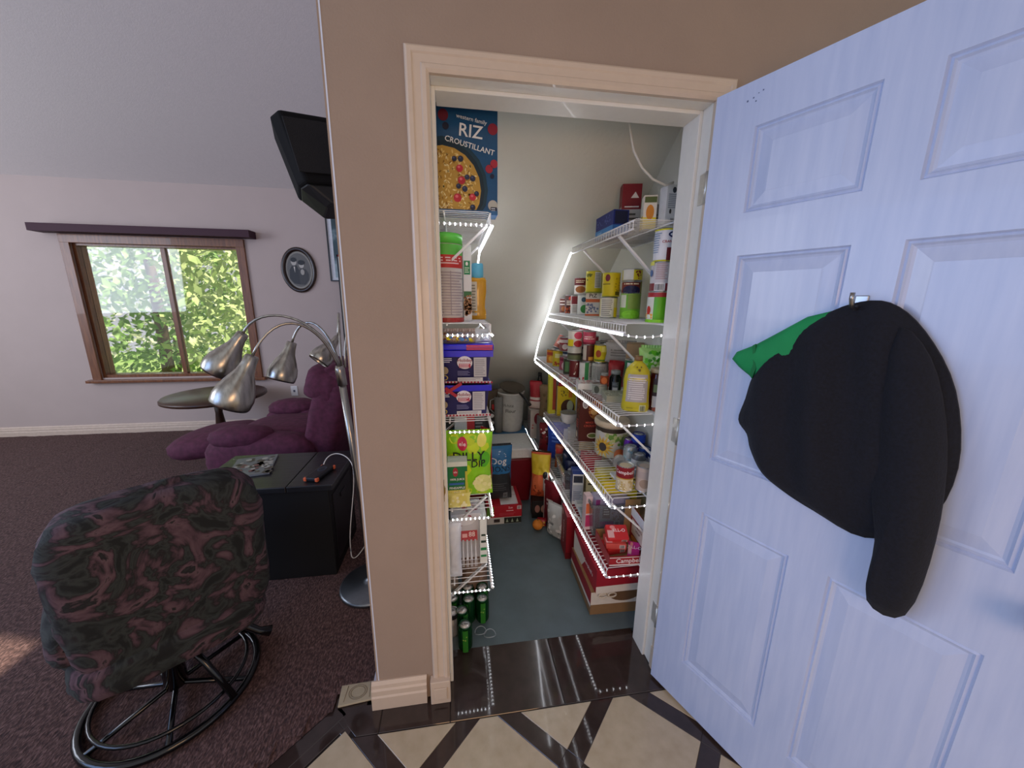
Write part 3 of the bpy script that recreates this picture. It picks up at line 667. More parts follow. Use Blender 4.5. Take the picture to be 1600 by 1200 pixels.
can('reddish brown can stacked beside the small tomato can', .712, .79, S3+.1055, .032, .096, '#5a2a24', [('r', -1, -.3, .1, .95, '#c9c2b8'), ('r', 0, .8, .1, .3, '#d8a040')], B2)
can('pink labelled can at the top of the middle pile', .712, .79, S3+.202, .035, .07, '#c84a68', [('l', -.7, .7, .35, .65, 2, '#f6e8e8'), ('r', -1, 1, 0, .15, '#8a1f3c')], B2)
can('white and black can behind the yellow tomato can', .80, .83, S3, .036, .105, '#3c403c', [lines()], B2)
can('white and black can in the upper row behind the tomato can', .80, .83, S3+.1055, .036, .105, '#d4d6d2', [('r', -.2, .3, 0, 1, '#2c302c'), ('r', .6, 1.1, .1, .9, '#a03848')], B2)
can('silver topped blue label can in the far upper row', .75, 1.10, S3+.1005, .040, .115, '#c2c8ce', [('r', -1.2, 0, 0, .45, '#2f5aa8'), ('r', .1, .9, .05, .45, '#5a5f5a'), lines('#98a0a8', -.6, .6, .55, .9, 4)], B2)
can('pinkish can lying tilted at the far end of the third shelf', .70, 1.40, S3+.1, .03, .10, '#c06a5a', [('r', -1, 1, .3, .5, '#e8c8c0')], B2, tilt=(.0, .55, .3))
can('red can behind the silver topped can', .83, 1.05, S3, .037, .11, '#a02c34', [('r', -1, 1, .3, .6, '#e8dcd0')], B2)
can('second red can on the tall pile near the slope', .83, 1.05, S3+.1105, .037, .11, '#b03a40', [('r', -1, 1, .4, .75, '#f0e4dc')], B2)
bag('brown paper packet leaning on the slope above the cans', .80, 1.2, S3+.0, .11, .24, .05, '#8a6f55', [('r', -.8, .3, .55, .8, '#a03038')], rz=-.3, group=B2)
bag('silver foil bag slumped over the third shelf cans', .825, .63, S3+.125, .15, .10, .05, '#9c9a98', [('l', -.7, .7, .3, .7, 3, '#6f6d6c')], rz=-.45, group=B2, rough=.25)
bag('small red packet in the middle of the third shelf', .80, .62, S3, .075, .125, .04, '#b0343a', [('e', 0, .5, .5, .2, '#7a9a3a'), ('e', .1, .5, .3, .12, '#e0b040')], rz=-.3, group=B2)
can('lime can below the green white label can', .815, .47, S3, .036, .075, '#8fc83a', [('e', 0, .6, .7, .3, '#c8e880'), ('r', -1, 1, 0, .3, '#3f6a1a')], B2)
can('dark green can with white label and red seal', .815, .47, S3+.0755, .038, .09, '#1f6a46', [('r', -.65, .5, .15, .85, '#e8eae4'), ('e', -.1, .6, .2, .14, '#c05a30'), lines('#7f8a7c', -.5, .4, .2, .4, 2)], B2)
carton('small open brown cardboard carton at the back of the third shelf', .865, .56, S3+.13, .08, .09, .10, '#a58560', rz=-.5, group=B2)
can('can under the brown cardboard carton', .865, .56, S3, .037, .129, '#7a7f7a', [lines()], B2)
bottle('black sauce jar with grey label on the third shelf', .752, .515, S3, [(.027, 0), (.029, .005), (.029, .07), (.02, .085), (.02, .09)], '#16181a', '#8f9290', [('r', -.4, .5, .05, .6, '#5b6066'), ('r', -.3, .35, .08, .3, '#c6cacc'), lines('#9ca4aa', -.3, .4, .4, .55, 3)], B2, cat='jar', name='sauce_jar', caph=.016, capr=.023)
bottle('second black sauce jar half hidden by the yellow jug', .80, .43, S3, [(.027, 0), (.029, .005), (.029, .065), (.02, .078), (.02, .083)], '#1c2226', '#2c3034', [('r', -.4, .5, .05, .6, '#8f9ab0')], B2, cat='jar', name='sauce_jar', caph=.016, capr=.023)
bottle('slim orange spice jar beside the black sauce jar', .70, .525, S3, [(.019, 0), (.02, .004), (.02, .075), (.016, .082)], '#a04a2c', '#8c8f8e', [('e', 0, .7, .6, .2, '#e07a40')], B2, cat='jar', name='spice_jar', caph=.012, capr=.018)
b_ = bag('bright green leafy produce in a clear plastic bag', .845, .33, S3+.115, .14, .12, .07, '#a8d87a', [('s', -.7, .7, .35, .9, 26, .009, '#6cc81e'), ('s', -.7, .7, .2, .7, 20, .007, '#dff0c8'), ('s', -.6, .6, .5, .9, 12, .006, '#3f9a18')], rz=-.35, group=B2)
can('tall can supporting the green produce bag', .855, .33, S3, .038, .112, '#9a9d98', [lines()], B2)
jugp = [(.040, 0), (.046, .006), (.047, .02), (.044, .05), (.043, .09), (.044, .13), (.038, .165), (.024, .188), (.014, .197), (.014, .204)]
bottle('tall yellow oil jug with a grey text panel and brown cap', .705, .215, S3, jugp, '#beb32c', '#7a5a34', [('r', -.62, .62, .2, .74, '#a7a3a3'), lines('#d8d6d6', -.5, .5, .24, .7, 11), ('r', .2, .55, .02, .15, '#c8cc9a'), ('b', .25, .5, .03, .13), ('l', -.5, -.1, .06, .1, 1, '#8a8410'), ('s', -.3, .3, .8, .88, 5, .004, '#6a5a20')], B2, sx=1.15, sy=.8, power=3.0, caph=.016, name='oil_jug', cat='jug', rz=facing(.705, .215)+.1)
bottle('dark red sauce jar beside the yellow oil jug', .793, .212, S3, [(.031, 0), (.034, .006), (.034, .115), (.032, .13), (.029, .145), (.029, .155)], '#4a1712', '#b8a888', [('r', -.45, .45, .25, .85, '#3a2226'), ('r', -.35, .45, .1, .4, '#d8d0cc'), ('r', -.3, .3, .5, .7, '#7a8a5a'), ('e', 0, .05, .3, .06, '#b05a40')], B2, cat='jar', name='sauce_jar', caph=.014, capr=.031)
carton('flat white berry pack with red fruit at the front of the third shelf', .655, .61, S3, .12, .09, .03, '#dde0e0', top=[('s', -.8, .8, .1, .9, 20, .007, '#c2404c'), ('s', -.8, .8, .1, .9, 12, .008, '#ffffff')], left=[('s', -.8, .8, .2, .8, 8, .005, '#c2404c')], rz=-.2, group=B2, name='berry_pack')
can('short grey lidded tub at the front of the third shelf', .668, .50, S3, .036, .045, '#9fa8a0', [('e', -.3, .5, .3, .4, '#4a544c')], B2, cat='tub', name='tub')
carton('flat greyish noodle pack lying on the third shelf', .72, .375, S3, .15, .11, .028, '#9c9f8c', top=[('s', -.9, .9, .1, .9, 30, .006, '#c8cbb8'), ('s', -.9, .9, .1, .9, 20, .005, '#6f7464')], rz=-.2, group=B2, name='noodle_pack', cat='packet')

more = [  # x, y, row height, radius, height, colour, band colour, label
 (.715, 1.31, 0, .034, .1, '#b8452e', '#e8d8a0', 'orange red can behind the far yellow can'),
 (.72, 1.195, 0, .035, .11, '#3c5a86', '#d8dce0', 'dark blue can behind the small yellow cherry can'),
 (.785, 1.17, 0, .036, .11, '#5a2420', '#c8a080', 'maroon can in the far back row of the third shelf'),
 (.72, 1.02, 0, .035, .105, '#25382c', '#b8c0a8', 'dark green can behind the black and green can'),
 (.735, .925, 0, .035, .105, '#7c7a72', '#3c3a36', 'grey can with a dark band behind the dark red can'),
 (.775, .80, 0, .033, .1, '#8a3038', '#e0d8d0', 'crimson can wedged behind the striped can'),
 (.82, .735, 0, .036, .11, '#c9c6bc', '#5a5650', 'off white can behind the grey printed can'),
 (.72, 1.02, 1, .036, .1, '#7a3a2a', '#e8e0d0', 'rust brown can stacked on the dark green can'),
 (.735, .925, 1, .035, .1, '#26292a', '#a8b0a8', 'black can stacked on the grey banded can'),
 (.69, 1.18, 1, .034, .09, '#a83a44', '#f0e0d8', 'cherry red can with pale band at the top of the far pile'),
 (.785, 1.0, 1, .038, .11, '#d8d6d2', '#b03a50', 'white can with a crimson band in the upper far row'),
 (.735, .925, 2, .034, .07, '#c23c50', '#f4d8dc', 'short rose red can on the very top of the middle pile'),
 (.865, .78, 1, .036, .1, '#4a4e4c', '#c8ccc8', 'charcoal can near the wall in the upper row'),
 (.865, .92, 1, .036, .1, '#8c2c34', '#d8c8b8', 'brick red can near the wall in the upper row')]
for x, y, lv, r, h, cc, bc, lb in more:
    z0 = S3+(0, .1115, .212)[lv]
    can(lb, x, y, z0, r, h, cc, [('r', -1.2, 1.2, .62, .84, bc), ('e', .1, .34, .45, .2, bc), lines('#8a8a86', -.9, -.3, .1, .5, 4)], B2)
for x, y, lb in ((.785, 1.0, 'plain steel can holding up the crimson banded can'), (.865, .78, 'plain steel can under the charcoal can'), (.865, .92, 'plain steel can under the brick red can')):
    can(lb, x, y, S3, .036, .11, '#9a9c9a', [lines()], B2)
# fourth shelf
more4 = [(.83, .98, .04, .12, '#c8c4b8', '#7a2c30', 'white soup can with a dark red band behind the pizza dough box'), (.86, .78, .036, .11, '#2c4a86', '#c8d0e0', 'blue can behind the sunflower canister'),
 (.885, .50, .031, .118, '#94303a', '#d8d8dc', 'red drink can in the back row by the wall'), (.805, .325, .032, .11, '#7a8088', '#c8ccd0', 'plain silver can squeezed between the gold and soup cans'), (.88, .315, .031, .118, '#3c5aa0', '#c0c8d8', 'blue and silver drink can by the right wall')]
for x, y, r, h, cc, bc, lb in more4: can(lb, x, y, S4, r, h, cc, [('r', -1.2, 1.2, .55, .8, bc), ('s', -.8, .8, .1, .5, 8, .004, bc)], B3, soda=r < .033, name='drink_can' if r < .033 else 'food_can')
carton('yellow cracker box with a dark round picture', .745, 1.27, S4, .125, .05, .205, '#e0c81c', front=[('e', .15, .3, .75, .28, '#4a2c20'), ('e', .4, .35, .35, .2, '#b8c0a0'), ('r', .2, .6, .65, 1, '#d8801c'), ('s', -.8, .1, .7, .95, 10, .005, '#8a7a10'), ('r', -1, 1, .0, .06, '#c8a818')], left=[('r', -1, 1, 0, 1, '#e4dc9c')], rz=-.15, group=B3)
carton('tall lime and red carton at the far end of the fourth shelf', .655, 1.325, S4, .05, .04, .29, '#c8c83a', front=[('r', .1, 1, .1, .9, '#9c3c30')], group=B3)
bag('red packet lying on the yellow cracker box', .75, 1.27, S4+.206, .12, .08, .04, '#a8323a', [('s', -.8, .8, .3, .8, 10, .008, '#e8d0c0')], rz=-.2, group=B3)
mb = MB(); mb.lathe([(.03, 0), (.045, .012), (.052, .04), (.055, .07), (.051, .07), (.047, .04), (.04, .014), (.0001, .006)], 24)
bw_ = thing('bowl', 'white enamel bowl with a grey rim beside the cracker box', 'bowl', (.715, 1.10, S4), 0, B3); mb.build('bowl_body', mat('#d4d6d8', .25), bw_); MB().lathe([(.053, .069), (.0565, .07), (.0565, .073), (.053, .074), (.053, .069)], 24).build('rim', mat('#8a8f94', .3, .6), bw_)
mb = MB(); mb.tube([(.012*math.cos(a*.5)+.02*math.sin(a*.17), .03*math.sin(a*.5), .02+.05*(a % 9)/9) for a in range(40)], .003, 5)
co = mb.build('coiled_cable', mat('#c9cac2', .5)); co.location = (.715, 1.10, S4+.004); tag(co, 'pale coiled cable lying in the white enamel bowl', 'cable', B3)
carton('tall dark red pizza dough box on the fourth shelf', .738, .80, S4, .125, .075, .285, '#541a16', front=[('e', .55, .66, .75, .2, '#b8773a'), ('s', -.2, .95, .52, .8, 24, .007, '#7a2a1c'), ('e', .3, .62, .3, .06, '#e0b070'), ('e', -.5, .78, .27, .095, '#e4e0e0'), ('e', -.5, .78, .2, .07, '#b0a8b0'), ('t', 'MINCE ET', .1, .40, .015, '#e05a4a'), ('t', 'CROUSTIL', .1, .33, .018, '#e05a4a'), ('e', .25, .13, .5, .06, '#d8cfb8'), ('e', .25, .13, .4, .04, '#6a7a3a')],
       left=[('s', -.7, .7, .5, .9, 16, .008, '#8a4a24'), ('l', -.6, .6, .25, .45, 4, '#d05a48'), ('e', -.1, .12, .5, .07, '#d8cfb8')], rz=-.12, group=B3)
cj = thing('canister', 'round sunflower canister with a cream lid on the fourth shelf', 'canister', (.79, .60, S4), facing(.79, .60)-.1, B3)
MB().lathe([(.076, 0), (.08, .004), (.08, .15), (.074, .158)], 32).build('canister_body', mat('#cfd0c2', .3), cj)
MB().lathe([(.074, .156), (.087, .160), (.090, .168), (.090, .182), (.086, .190), (.078, .190), (.074, .184), (.0001, .183)], 32).build('lid', mat('#d3c6ae', .35), cj)
fC = cyl_f(.0802)
decals(cj, fC, [('r', -1.3, 1.3, .84, .98, '#3a3028'), ('e', -.65, .72, .35, .14, '#c8ccd0'), ('s', .0, 1.3, .45, .8, 30, .01, '#6a9a44'), ('s', -.2, 1.3, .45, .8, 20, .008, '#b8c88a')], .08, .158)
for i in range(16):
    a = 2*PI*i/16; L_ = .066 if i % 2 else .054
    dx, dy = math.cos(a), math.sin(a); cx, cy = -.03, .056
    decal(cj, fC, ('p', [(cx+dx*.012-dy*.003, cy+dy*.012+dx*.003), (cx+dx*.03-dy*.006, cy+dy*.03+dx*.006), (cx+dx*L_, cy+dy*L_), (cx+dx*.03+dy*.006, cy+dy*.03-dx*.006), (cx+dx*.012+dy*.003, cy+dy*.012-dx*.003)], '#e0c04a' if i % 2 else '#cfa030'), 6, 1, 1)
decal(cj, fC, ('e', -.03, .056, .020, .023, '#3f3a3c'), 8, 1, 1)
SODA = 'drink cans on the right fourth shelf'
can('tall blue and purple drink can behind the canister', .868, .46, S4+.0, .033, .155, '#3a3f9a', [('r', -1.2, 1.2, .75, 1, '#2348b8'), ('r', -1.2, 1.2, .1, .6, '#8a5aa8'), ('e', 0, .4, .3, .15, '#c89ad0')], SODA, soda=True, name='drink_can')
can('bright purple drink can beside the sunflower canister', .83, .475, S4, .026, .122, '#6a2fb0', [('e', 0, .6, .4, .15, '#a070d0'), ('r', -1.2, 1.2, .05, .2, '#4a1a80')], SODA, soda=True, name='drink_can')
can('silver drink can in front of the bright purple can', .80, .40, S4, .032, .118, '#b4c0c4', [('s', -.8, .8, .1, .9, 12, .006, '#7a9aa4')], SODA, soda=True, name='drink_can')
can('blue drink can with silver lid behind the gold rim can', .865, .385, S4, .032, .112, '#31509a', [('e', 0, .5, .5, .2, '#c8d0e8')], SODA, soda=True, name='drink_can')
can('gold rimmed short can in front of the blue drink can', .845, .25, S4, .033, .088, '#c8b054', [('r', -1.2, 1.2, .1, .5, '#8f8568')], SODA, soda=True, name='drink_can', top='#d8d0b0')
can('dark green drink can lying across the other cans', .90, .60, S4+.05, .031, .12, '#1f5a44', [('r', -1, 1, .4, .55, '#d0d8d0'), ('e', 0, .75, .3, .12, '#c0a080')], SODA, soda=True, name='drink_can', tilt=(0, -1.2, .4))
can('orange can lying on its side in front of the canister', .752, .40, S4+.032, .031, .105, '#c05a28', [('r', -1.2, 1.2, .0, .3, '#d8d8d8')], B3, tilt=(-PI/2, 0, -.45))
can('red and white soup can standing at the front of the fourth shelf', .693, .225, S4, .0365, .112, '#dccfae', [('r', -1.3, 1.3, .55, 1, '#8a1420'), ('t', 'Campbell\'s', 0, .78, .021, '#f4ecec'), ('s', -.7, .7, .08, .45, 30, .005, '#c8b070'), ('s', -.7, .7, .08, .45, 16, .004, '#f0ead2'), ('r', -1.3, 1.3, .52, .56, '#c8a040')], B3, rz=facing(.693, .225)+.1)
can('pale beige tuna soup can beside the red and white soup can', .772, .208, S4, .035, .112, '#c4b4a8', [('r', -1.3, 1.3, .55, .82, '#b8aaa4'), ('e', .1, .35, .5, .18, '#a08a78')], B3)
carton('stack of white napkins behind the soup cans', .72, .33, S4, .07, .05, .012, '#dcdcd8', group=B3, name='napkin_pack', cat='napkins')

# lowest shelf
bag('bright blue packet with white letters near the far end of the lowest shelf', .70, 1.27, S5, .15, .265, .08, '#2048b4', [('l', -.6, .2, .5, .8, 3, '#5f8ae0'), ('p', [(-.9, .1), (.2, .1), (-.9, .5)], '#2f66cc'), ('r', .5, .95, .1, .9, '#c8d4e8')], rz=-.35, group=B4)
def tubbin(name, label, x, y, z, w, d, h, m, rimm, rz=0, group=None, cat='bin', th=.003, taper=.012):
    t = thing(name, label, cat, (x, y, z), rz, group)
    m_ = MB()
    def ringv(ins, zz): return [(-w/2+ins, -d/2+ins, zz), (w/2-ins, -d/2+ins, zz), (w/2-ins, d/2-ins, zz), (-w/2+ins, d/2-ins, zz)]
    seq = [ringv(taper, 0), ringv(0, h), ringv(th, h), ringv(taper+th, th)]
    vs = sum(seq, []); fs = [(3, 2, 1, 0)]
    for k in range(3):
        for q in range(4): fs.append((4*k+q, 4*k+(q+1) % 4, 4*k+4+(q+1) % 4, 4*k+4+q))
    fs.append((12, 13, 14, 15))
    m_.add(vs, fs); m_.build('bin_body', m, t, bevel=.004)
    r_ = MB(); e = .006
    vs = []; 
    for ins, zz in ((0, h-.012), (-e, h-.012), (-e, h+.001), (0, h+.001)): vs += ringv(ins, zz)
    fs = []
    for k in range(4):
        for q in range(4): fs.append((4*k+q, 4*k+(q+1) % 4, 4*((k+1) % 4)+(q+1) % 4, 4*((k+1) % 4)+q))
    r_.add(vs, fs); r_.build('rim', rimm, t)
    return t
CLEAR = mat('#c9d2d8', .12, trans=.85, var=0)
tubbin('clear_bin', 'clear plastic bin of small navy packets on the lowest shelf', .70, .93, S5, .16, .24, .13, CLEAR, CLEAR, rz=-.05, group=B4)
for i, (dx, dy, c, l) in enumerate([(-.035, -.07, '#16204a', 'navy packet at the front of the clear bin'), (.03, -.05, '#1c2c66', 'blue packet on the right of the clear bin'), (-.03, 0.0, '#22304f', 'dark slate packet in the middle of the clear bin'), (.035, .03, '#8fb4c8', 'pale blue packet near the back of the clear bin'), (-.02, .075, '#101830', 'black packet at the back of the clear bin')]):
    bag(l, .70+dx, .93+dy, S5+.02, .07, .15+.012*(i % 3), .035, c, [('e', 0, .6, .5, .15, '#d0d4dc'), ('r', -.7, .7, .2, .35, '#8a94ac')], rz=-.4+.25*i, group=B4, cat='packet')
carton('white box with a blue top and printed side on the lowest shelf', .655, .71, S5, .06, .10, .18, '#dfe3e8', front=[('r', -.85, .85, .72, .95, '#3a4660'), ('b', -.7, .7, .75, .92), ('r', -.9, .9, .1, .65, '#b9bfd0'), ('l', -.8, .8, .1, .45, 6, '#7f86a0')], left=[('r', -1, 1, 0, 1, '#3c4f86'), ('l', -.7, .7, .3, .8, 6, '#9aa8d0')], top=[('r', -1, 1, 0, 1, '#20408a')], rz=-.2, group=B4)
carton('cream coloured box beside the blue topped box', .728, .695, S5, .058, .10, .15, '#d6cba4', front=[('r', -.7, .7, .8, .86, '#3a3428'), ('l', -.7, .7, .15, .5, 6, '#b8ac84')], rz=-.2, group=B4)
carton('yellow and black box seen through the wires of the fourth shelf', .785, .50, S5, .17, .16, .255, '#e0cc20', top=[('s', -.8, .8, .1, .9, 12, .01, '#26241c'), ('r', -1, 0, .5, 1, '#ece28a')], front=[('r', -1, 1, .2, .6, '#d0b818')], rz=-.1, group=B4)
carton('pink red box seen through the wires near the canister', .765, .80, S5, .1, .1, .24, '#b0263c', top=[('s', -.8, .8, .1, .9, 14, .008, '#e8c0c8')], rz=-.1, group=B4)
cb2 = tubbin('clear_tub', 'clear plastic tub of purple and pink snack packets on the lowest shelf', .72, .415, S5, .2, .12, .17, CLEAR, CLEAR, rz=-.08, group=B4, cat='tub')
carton('purple and grey snack box filling the clear tub', .722, .412, S5+.035, .165, .075, .155, '#9a96b0', front=[('r', -.55, -.1, .35, .8, '#2a2638'), ('l', -.5, -.15, .45, .7, 3, '#f0f0f0'), ('s', .0, .95, .3, .65, 24, .007, '#5a4038'), ('s', .0, .95, .3, .65, 16, .006, '#7c84a8'), ('r', -.7, .1, .06, .25, '#d83aa8'), ('r', .15, .5, .04, .26, '#e8e8ec'), ('b', .2, .45, .07, .24), ('r', -1, -.75, 0, 1, '#7a2a6a')], rz=-.08, group=B4)
carton('slim pink and orange box beside the clear tub', .625, .45, S5, .035, .05, .18, '#e8d0d4', front=[('r', -1, 1, .1, .45, '#c83a70'), ('r', -1, 1, .5, .8, '#e87a4a')], group=B4)
# open soup case with gelatin boxes
oc = thing('open_soup_case', 'opened red and white soup case with its flap raised on the lowest shelf', 'box', (.735, .26, S5), -.06, B4)
RED = mat('#a01824', .45); CARD = mat('#a98457', .8); WPR = mat('#e9e7e4', .5)
MB().box(-.105, .105, -.10, .09, 0, .003).build('tray_floor', CARD, oc)
ft = MB().box(-.105, .105, -.103, -.10, 0, .045).build('front_wall', RED, oc)
decals(ft, lambda u, v, o: (u, -.103-o, v), [('t', "Campbell's", -.1, .5, .03, '#f2eeee'), ('r', -1, 1, .04, .16, '#e8e0dc'), ('r', -1, 1, .86, .94, '#e8e0dc')], .105, .045)
MB().box(-.105, -.102, -.10, .09, 0, .045).build('side_wall', RED, oc)
rw = MB().box(.062, .065, -.10, .085, 0, .17).build('raised_side', RED, oc)
decals(rw, lambda u, v, o: (.062-o, -u, v), [('r', -.95, .95, .72, 1, '#e6e8ea'), ('r', -.75, .75, .25, .68, '#dcd0bc'), ('t', 'TOMATO', 0, .58, .018, '#7c1420'), ('t', 'SOUP', 0, .46, .018, '#7c1420'), ('e', -.2, .14, .5, .1, '#e0903c')], .09, .17)
MB().box(-.105, .105, .087, .09, 0, .05).build('back_wall', CARD, oc); MB().box(.03, .105, .0865, .0895, .05, .20).build('raised_flap', CARD, oc)
def jello(label, x, y, z, w, d, h, c, rz, rot=None, face='top'):
    return carton(label, x, y, z, w, d, h, c, top=[('t', 'JELL-O', .15, .6, .021, '#ffffff'), ('r', -.95, -.35, .1, .6, '#e8b8b8'), ('e', -.4, .8, .25, .12, '#f0a0a0')], front=[('r', .3, .85, .2, .85, '#f0e4e4'), ('b', .35, .8, .25, .8)], rz=rz, group='gelatin boxes in the soup case', rot=rot)
jello('red gelatin box, topmost with the large white letters', .70, .275, S5+.068, .095, .07, .028, '#d8353a', -.15, rot=(.5, 0, -.15))
jello('red gelatin box lying under the lettered one', .685, .265, S5+.004, .09, .075, .028, '#d42f36', .1)
jello('pale red gelatin box in the middle of the pile', .688, .26, S5+.0325, .09, .075, .026, '#dc5a52', -.2)
jello('magenta and grey gelatin box at the right of the pile', .765, .225, S5+.004, .05, .075, .03, '#d02a90', -.5, rot=(.35, 0, -.5))
carton('flat white paper pack at the front edge of the lowest shelf', .69, .64, S5, .12, .06, .025, '#dfe2e6', top=[('l', -.9, .9, .1, .9, 3, '#8a98ac')], rz=-.1, group=B4)
carton('white carton behind the cream box on the lowest shelf', .80, .70, S5, .07, .1, .22, '#d8d6d0', front=[('e', 0, .6, .5, .15, '#b03040'), lines()], rz=-.1, group=B4)
carton('tan carton at the back of the lowest shelf behind the clear bin', .83, .95, S5, .12, .16, .24, '#b09468', front=[lines('#6a5638')], rz=0, group=B4)
carton('grey and white carton in the far part of the lowest shelf', .82, 1.25, S5, .13, .16, .25, '#b8bcc0', front=[lines()], group=B4)
carton('dark green carton at the back of the fourth shelf', .86, 1.18, S4, .09, .12, .24, '#2c4a36', front=[('e', 0, .6, .5, .15, '#d0c080')], group=B3)
carton('blue and white cardboard tray lying at the edge of the lowest shelf', .70, .555, S5, .15, .08, .02, '#c4d2e0', top=[('l', -.9, .9, .1, .9, 5, '#4a5a70')], rz=-.1, group=B4)

# floor under the right shelves
FL = 'goods on the pantry floor under the right shelves'
def soupcase(label, x, y, z, w, d, h, rz, lower=False):
    base = '#96223a' if not lower else '#b9a68c'
    t = carton(label, x, y, z, w, d, h, '#98182a' if not lower else '#8a6a48',
           front=[('r', -1, 1, 0, .3 if not lower else .35, '#ddd6cc' if not lower else '#7a5c40'), ('t', 'Campbell\'s', .35, .62, .018, '#f0dcdc')] if not lower else [('r', -1, 1, .45, 1, '#d8d0c4'), ('e', .1, .85, .5, .3, '#6a5038')],
           left=[('p', [(-1, .0), (-.2, .0), (.1, .5), (-1, .9)], '#e2dcd6'), ('t', 'Campbell\'s', .35, .5, .028, '#f0e6e6')] if not lower else [('r', -1, 1, .5, 1, '#981a2a'), ('r', -1, 1, .35, .5, '#e2dcd6')], rz=rz, group=FL)
    return t
soupcase('torn soup case at the bottom of the stack by the doorway', .752, .43, 0.001, .30, .33, .125, -.03, True)
soupcase('red and white soup case on top of the torn one', .76, .425, .1265, .29, .33, .125, .0)
for j, (ax, az) in enumerate(((.65, .112), (.70, .108))):
    q = MB().tube([(ax+.02*math.cos(a*PI/5), .26+.004*j, az+.012*math.sin(a*PI/5)) for a in range(11)], .004, 6).build('torn_cardboard_curl', mat('#cfc3b0', .8)); tag(q, 'torn curl of cardboard on the lower soup case, %s' % ('left one' if j == 0 else 'right one'), 'cardboard', FL)
carton('tall dark red soup carton standing on the pantry floor', .655, .735, 0.001, .11, .15, .27, '#8a1220', left=[('t', "Campbell's", 0, .5, .034, '#e8d4d4', PI/2), ('e', -.5, .9, .2, .08, '#d8b0a0')], front=[('r', -1, 1, 0, .15, '#6e0e18')], rz=-.1, group=FL)
bag('crumpled clear and white bag beside the dark red carton', .60, .87, 0.001, .15, .22, .09, '#b8bcbc', [('s', -.8, .8, .1, .9, 20, .01, '#e4e6e6'), ('s', -.8, .8, .1, .6, 10, .01, '#7c8486')], rz=-.9, group=FL)
bag('dark red snack bag with a white edge under the lowest shelf', .60, 1.00, 0.001, .14, .30, .06, '#6e1420', [('r', -.95, -.75, .05, .95, '#e8e2dc'), ('l', -.4, .4, .5, .7, 2, '#d8c0b8')], rz=-.9, group=FL)
bag('white plastic bag slumped above the dark red snack bag', .66, 1.0, .05, .14, .27, .09, '#c4c8c8', [], rz=-.5, group=FL)
carton('black carton with small round pictures under the orange pet food bag', .56, 1.15, 0.001, .14, .13, .13, '#1e1a1a', front=[('e', -.5, .55, .25, .22, '#a0746a'), ('e', .1, .55, .25, .22, '#b08a78'), ('e', .65, .55, .2, .2, '#8a5a50')], left=[('e', 0, .5, .5, .3, '#8a6a60')], rz=-.1, group=FL)
bag('orange and yellow pet food bag standing on the black carton', .55, 1.15, .1315, .13, .33, .08, '#cf5a34', [('r', -.95, .95, .55, .97, '#d8c032'), ('e', -.2, .35, .6, .2, '#e0764a'), ('r', .35, .9, .2, .6, '#c8c8c0'), ('e', .55, .55, .25, .08, '#1c1c1c'), ('s', -.7, .2, .05, .3, 12, .008, '#8a3a24')], rz=-.35, group=FL, sealc='#3c3a2c')
og = thing('orange', 'single orange lying on the pantry floor beneath the bags', 'orange', (.495, .965, .036)); blob(m_ := MB(), (0, 0, 0), (.035, .035, .033), 2.0, 18, 12); m_.build('fruit', mat('#d8842c', .5, bump=.1), og)
MB().lathe([(.0045, .031), (.004, .035), (.0001, .036)], 8).build('stem_end', mat('#5a5a28', .7), og)
bag('small red fruit packet beside the orange', .53, 1.00, 0.001, .06, .05, .03, '#a82a34', [('s', -.7, .7, .2, .8, 8, .006, '#e0b850')], rz=-.3, group=FL)

# far end goods beyond the shelves, under the slope
FE = 'goods at the far end under the slope'
bag('crumpled brown paper bag at the far end above the lowest shelf', .715, 1.60, S5+.21, .16, .25, .12, '#8a7358', [('s', -.6, .6, .2, .8, 8, .012, '#74603f')], rz=-.4, group=FE, seed=9, rough=.8)
carton('grey carton holding up the brown paper bag', .71, 1.60, S5, .16, .14, .205, '#8f9496', front=[lines()], left=[lines()], group=FE)
bag('red and white flour packet at the far end', .63, 1.74, S5+.245, .10, .22, .06, '#b0303c', [('r', -.9, .9, .35, .45, '#f0ece8'), ('r', -.9, .9, 0, .3, '#e4d8d4')], rz=-.5, group=FE)
carton('pale carton under the red and white flour packet', .64, 1.745, S5, .12, .12, .24, '#b8b4b0', front=[('e', 0, .7, .5, .2, '#7a2030'), ('s', -.8, .8, .1, .5, 10, .008, '#c05a5a')], left=[('s', -.8, .8, .1, .8, 12, .008, '#a83a44')], group=FE)
bottle('slim black bottle standing against the slope', .69, 1.86, S5, [(.03, 0), (.031, .01), (.031, .42), (.018, .47), (.015, .5)], '#14161a', '#1c1e24', [], FE, caph=.02)
bag('dark red and black packet hanging near the cooler lid', .64, 1.42, S5, .09, .21, .05, '#7a1c24', [('s', -.8, .8, .2, .9, 14, .008, '#20181a'), ('s', -.8, .8, .5, .9, 6, .008, '#e0d4d0')], rz=-.6, group=FE)
bag('orange brown snack packet at the end of the lowest shelf', .68, 1.12, S5, .08, .16, .04, '#a0522c', [('s', -.8, .8, .2, .9, 10, .006, '#e0c090'), ('r', -.8, .8, .7, .9, '#c83a34')], rz=-.5, group=FE)
cl = thing('cooler', 'dark red picnic cooler with a white lid at the back of the pantry', 'cooler', (.25, 1.47, 0.001), 0)
m_ = MB(); m_.add([(-.26, -.15, 0), (.26, -.15, 0), (.26, .15, 0), (-.26, .15, 0), (-.285, -.17, .355), (.285, -.17, .355), (.285, .17, .355), (-.285, .17, .355)], [(0,3,2,1),(4,5,6,7),(0,1,5,4),(1,2,6,5),(2,3,7,6),(3,0,4,7)]); m_.build('cooler_body', mat('#6e0e1c', .35), cl, bevel=.015, seg=3)
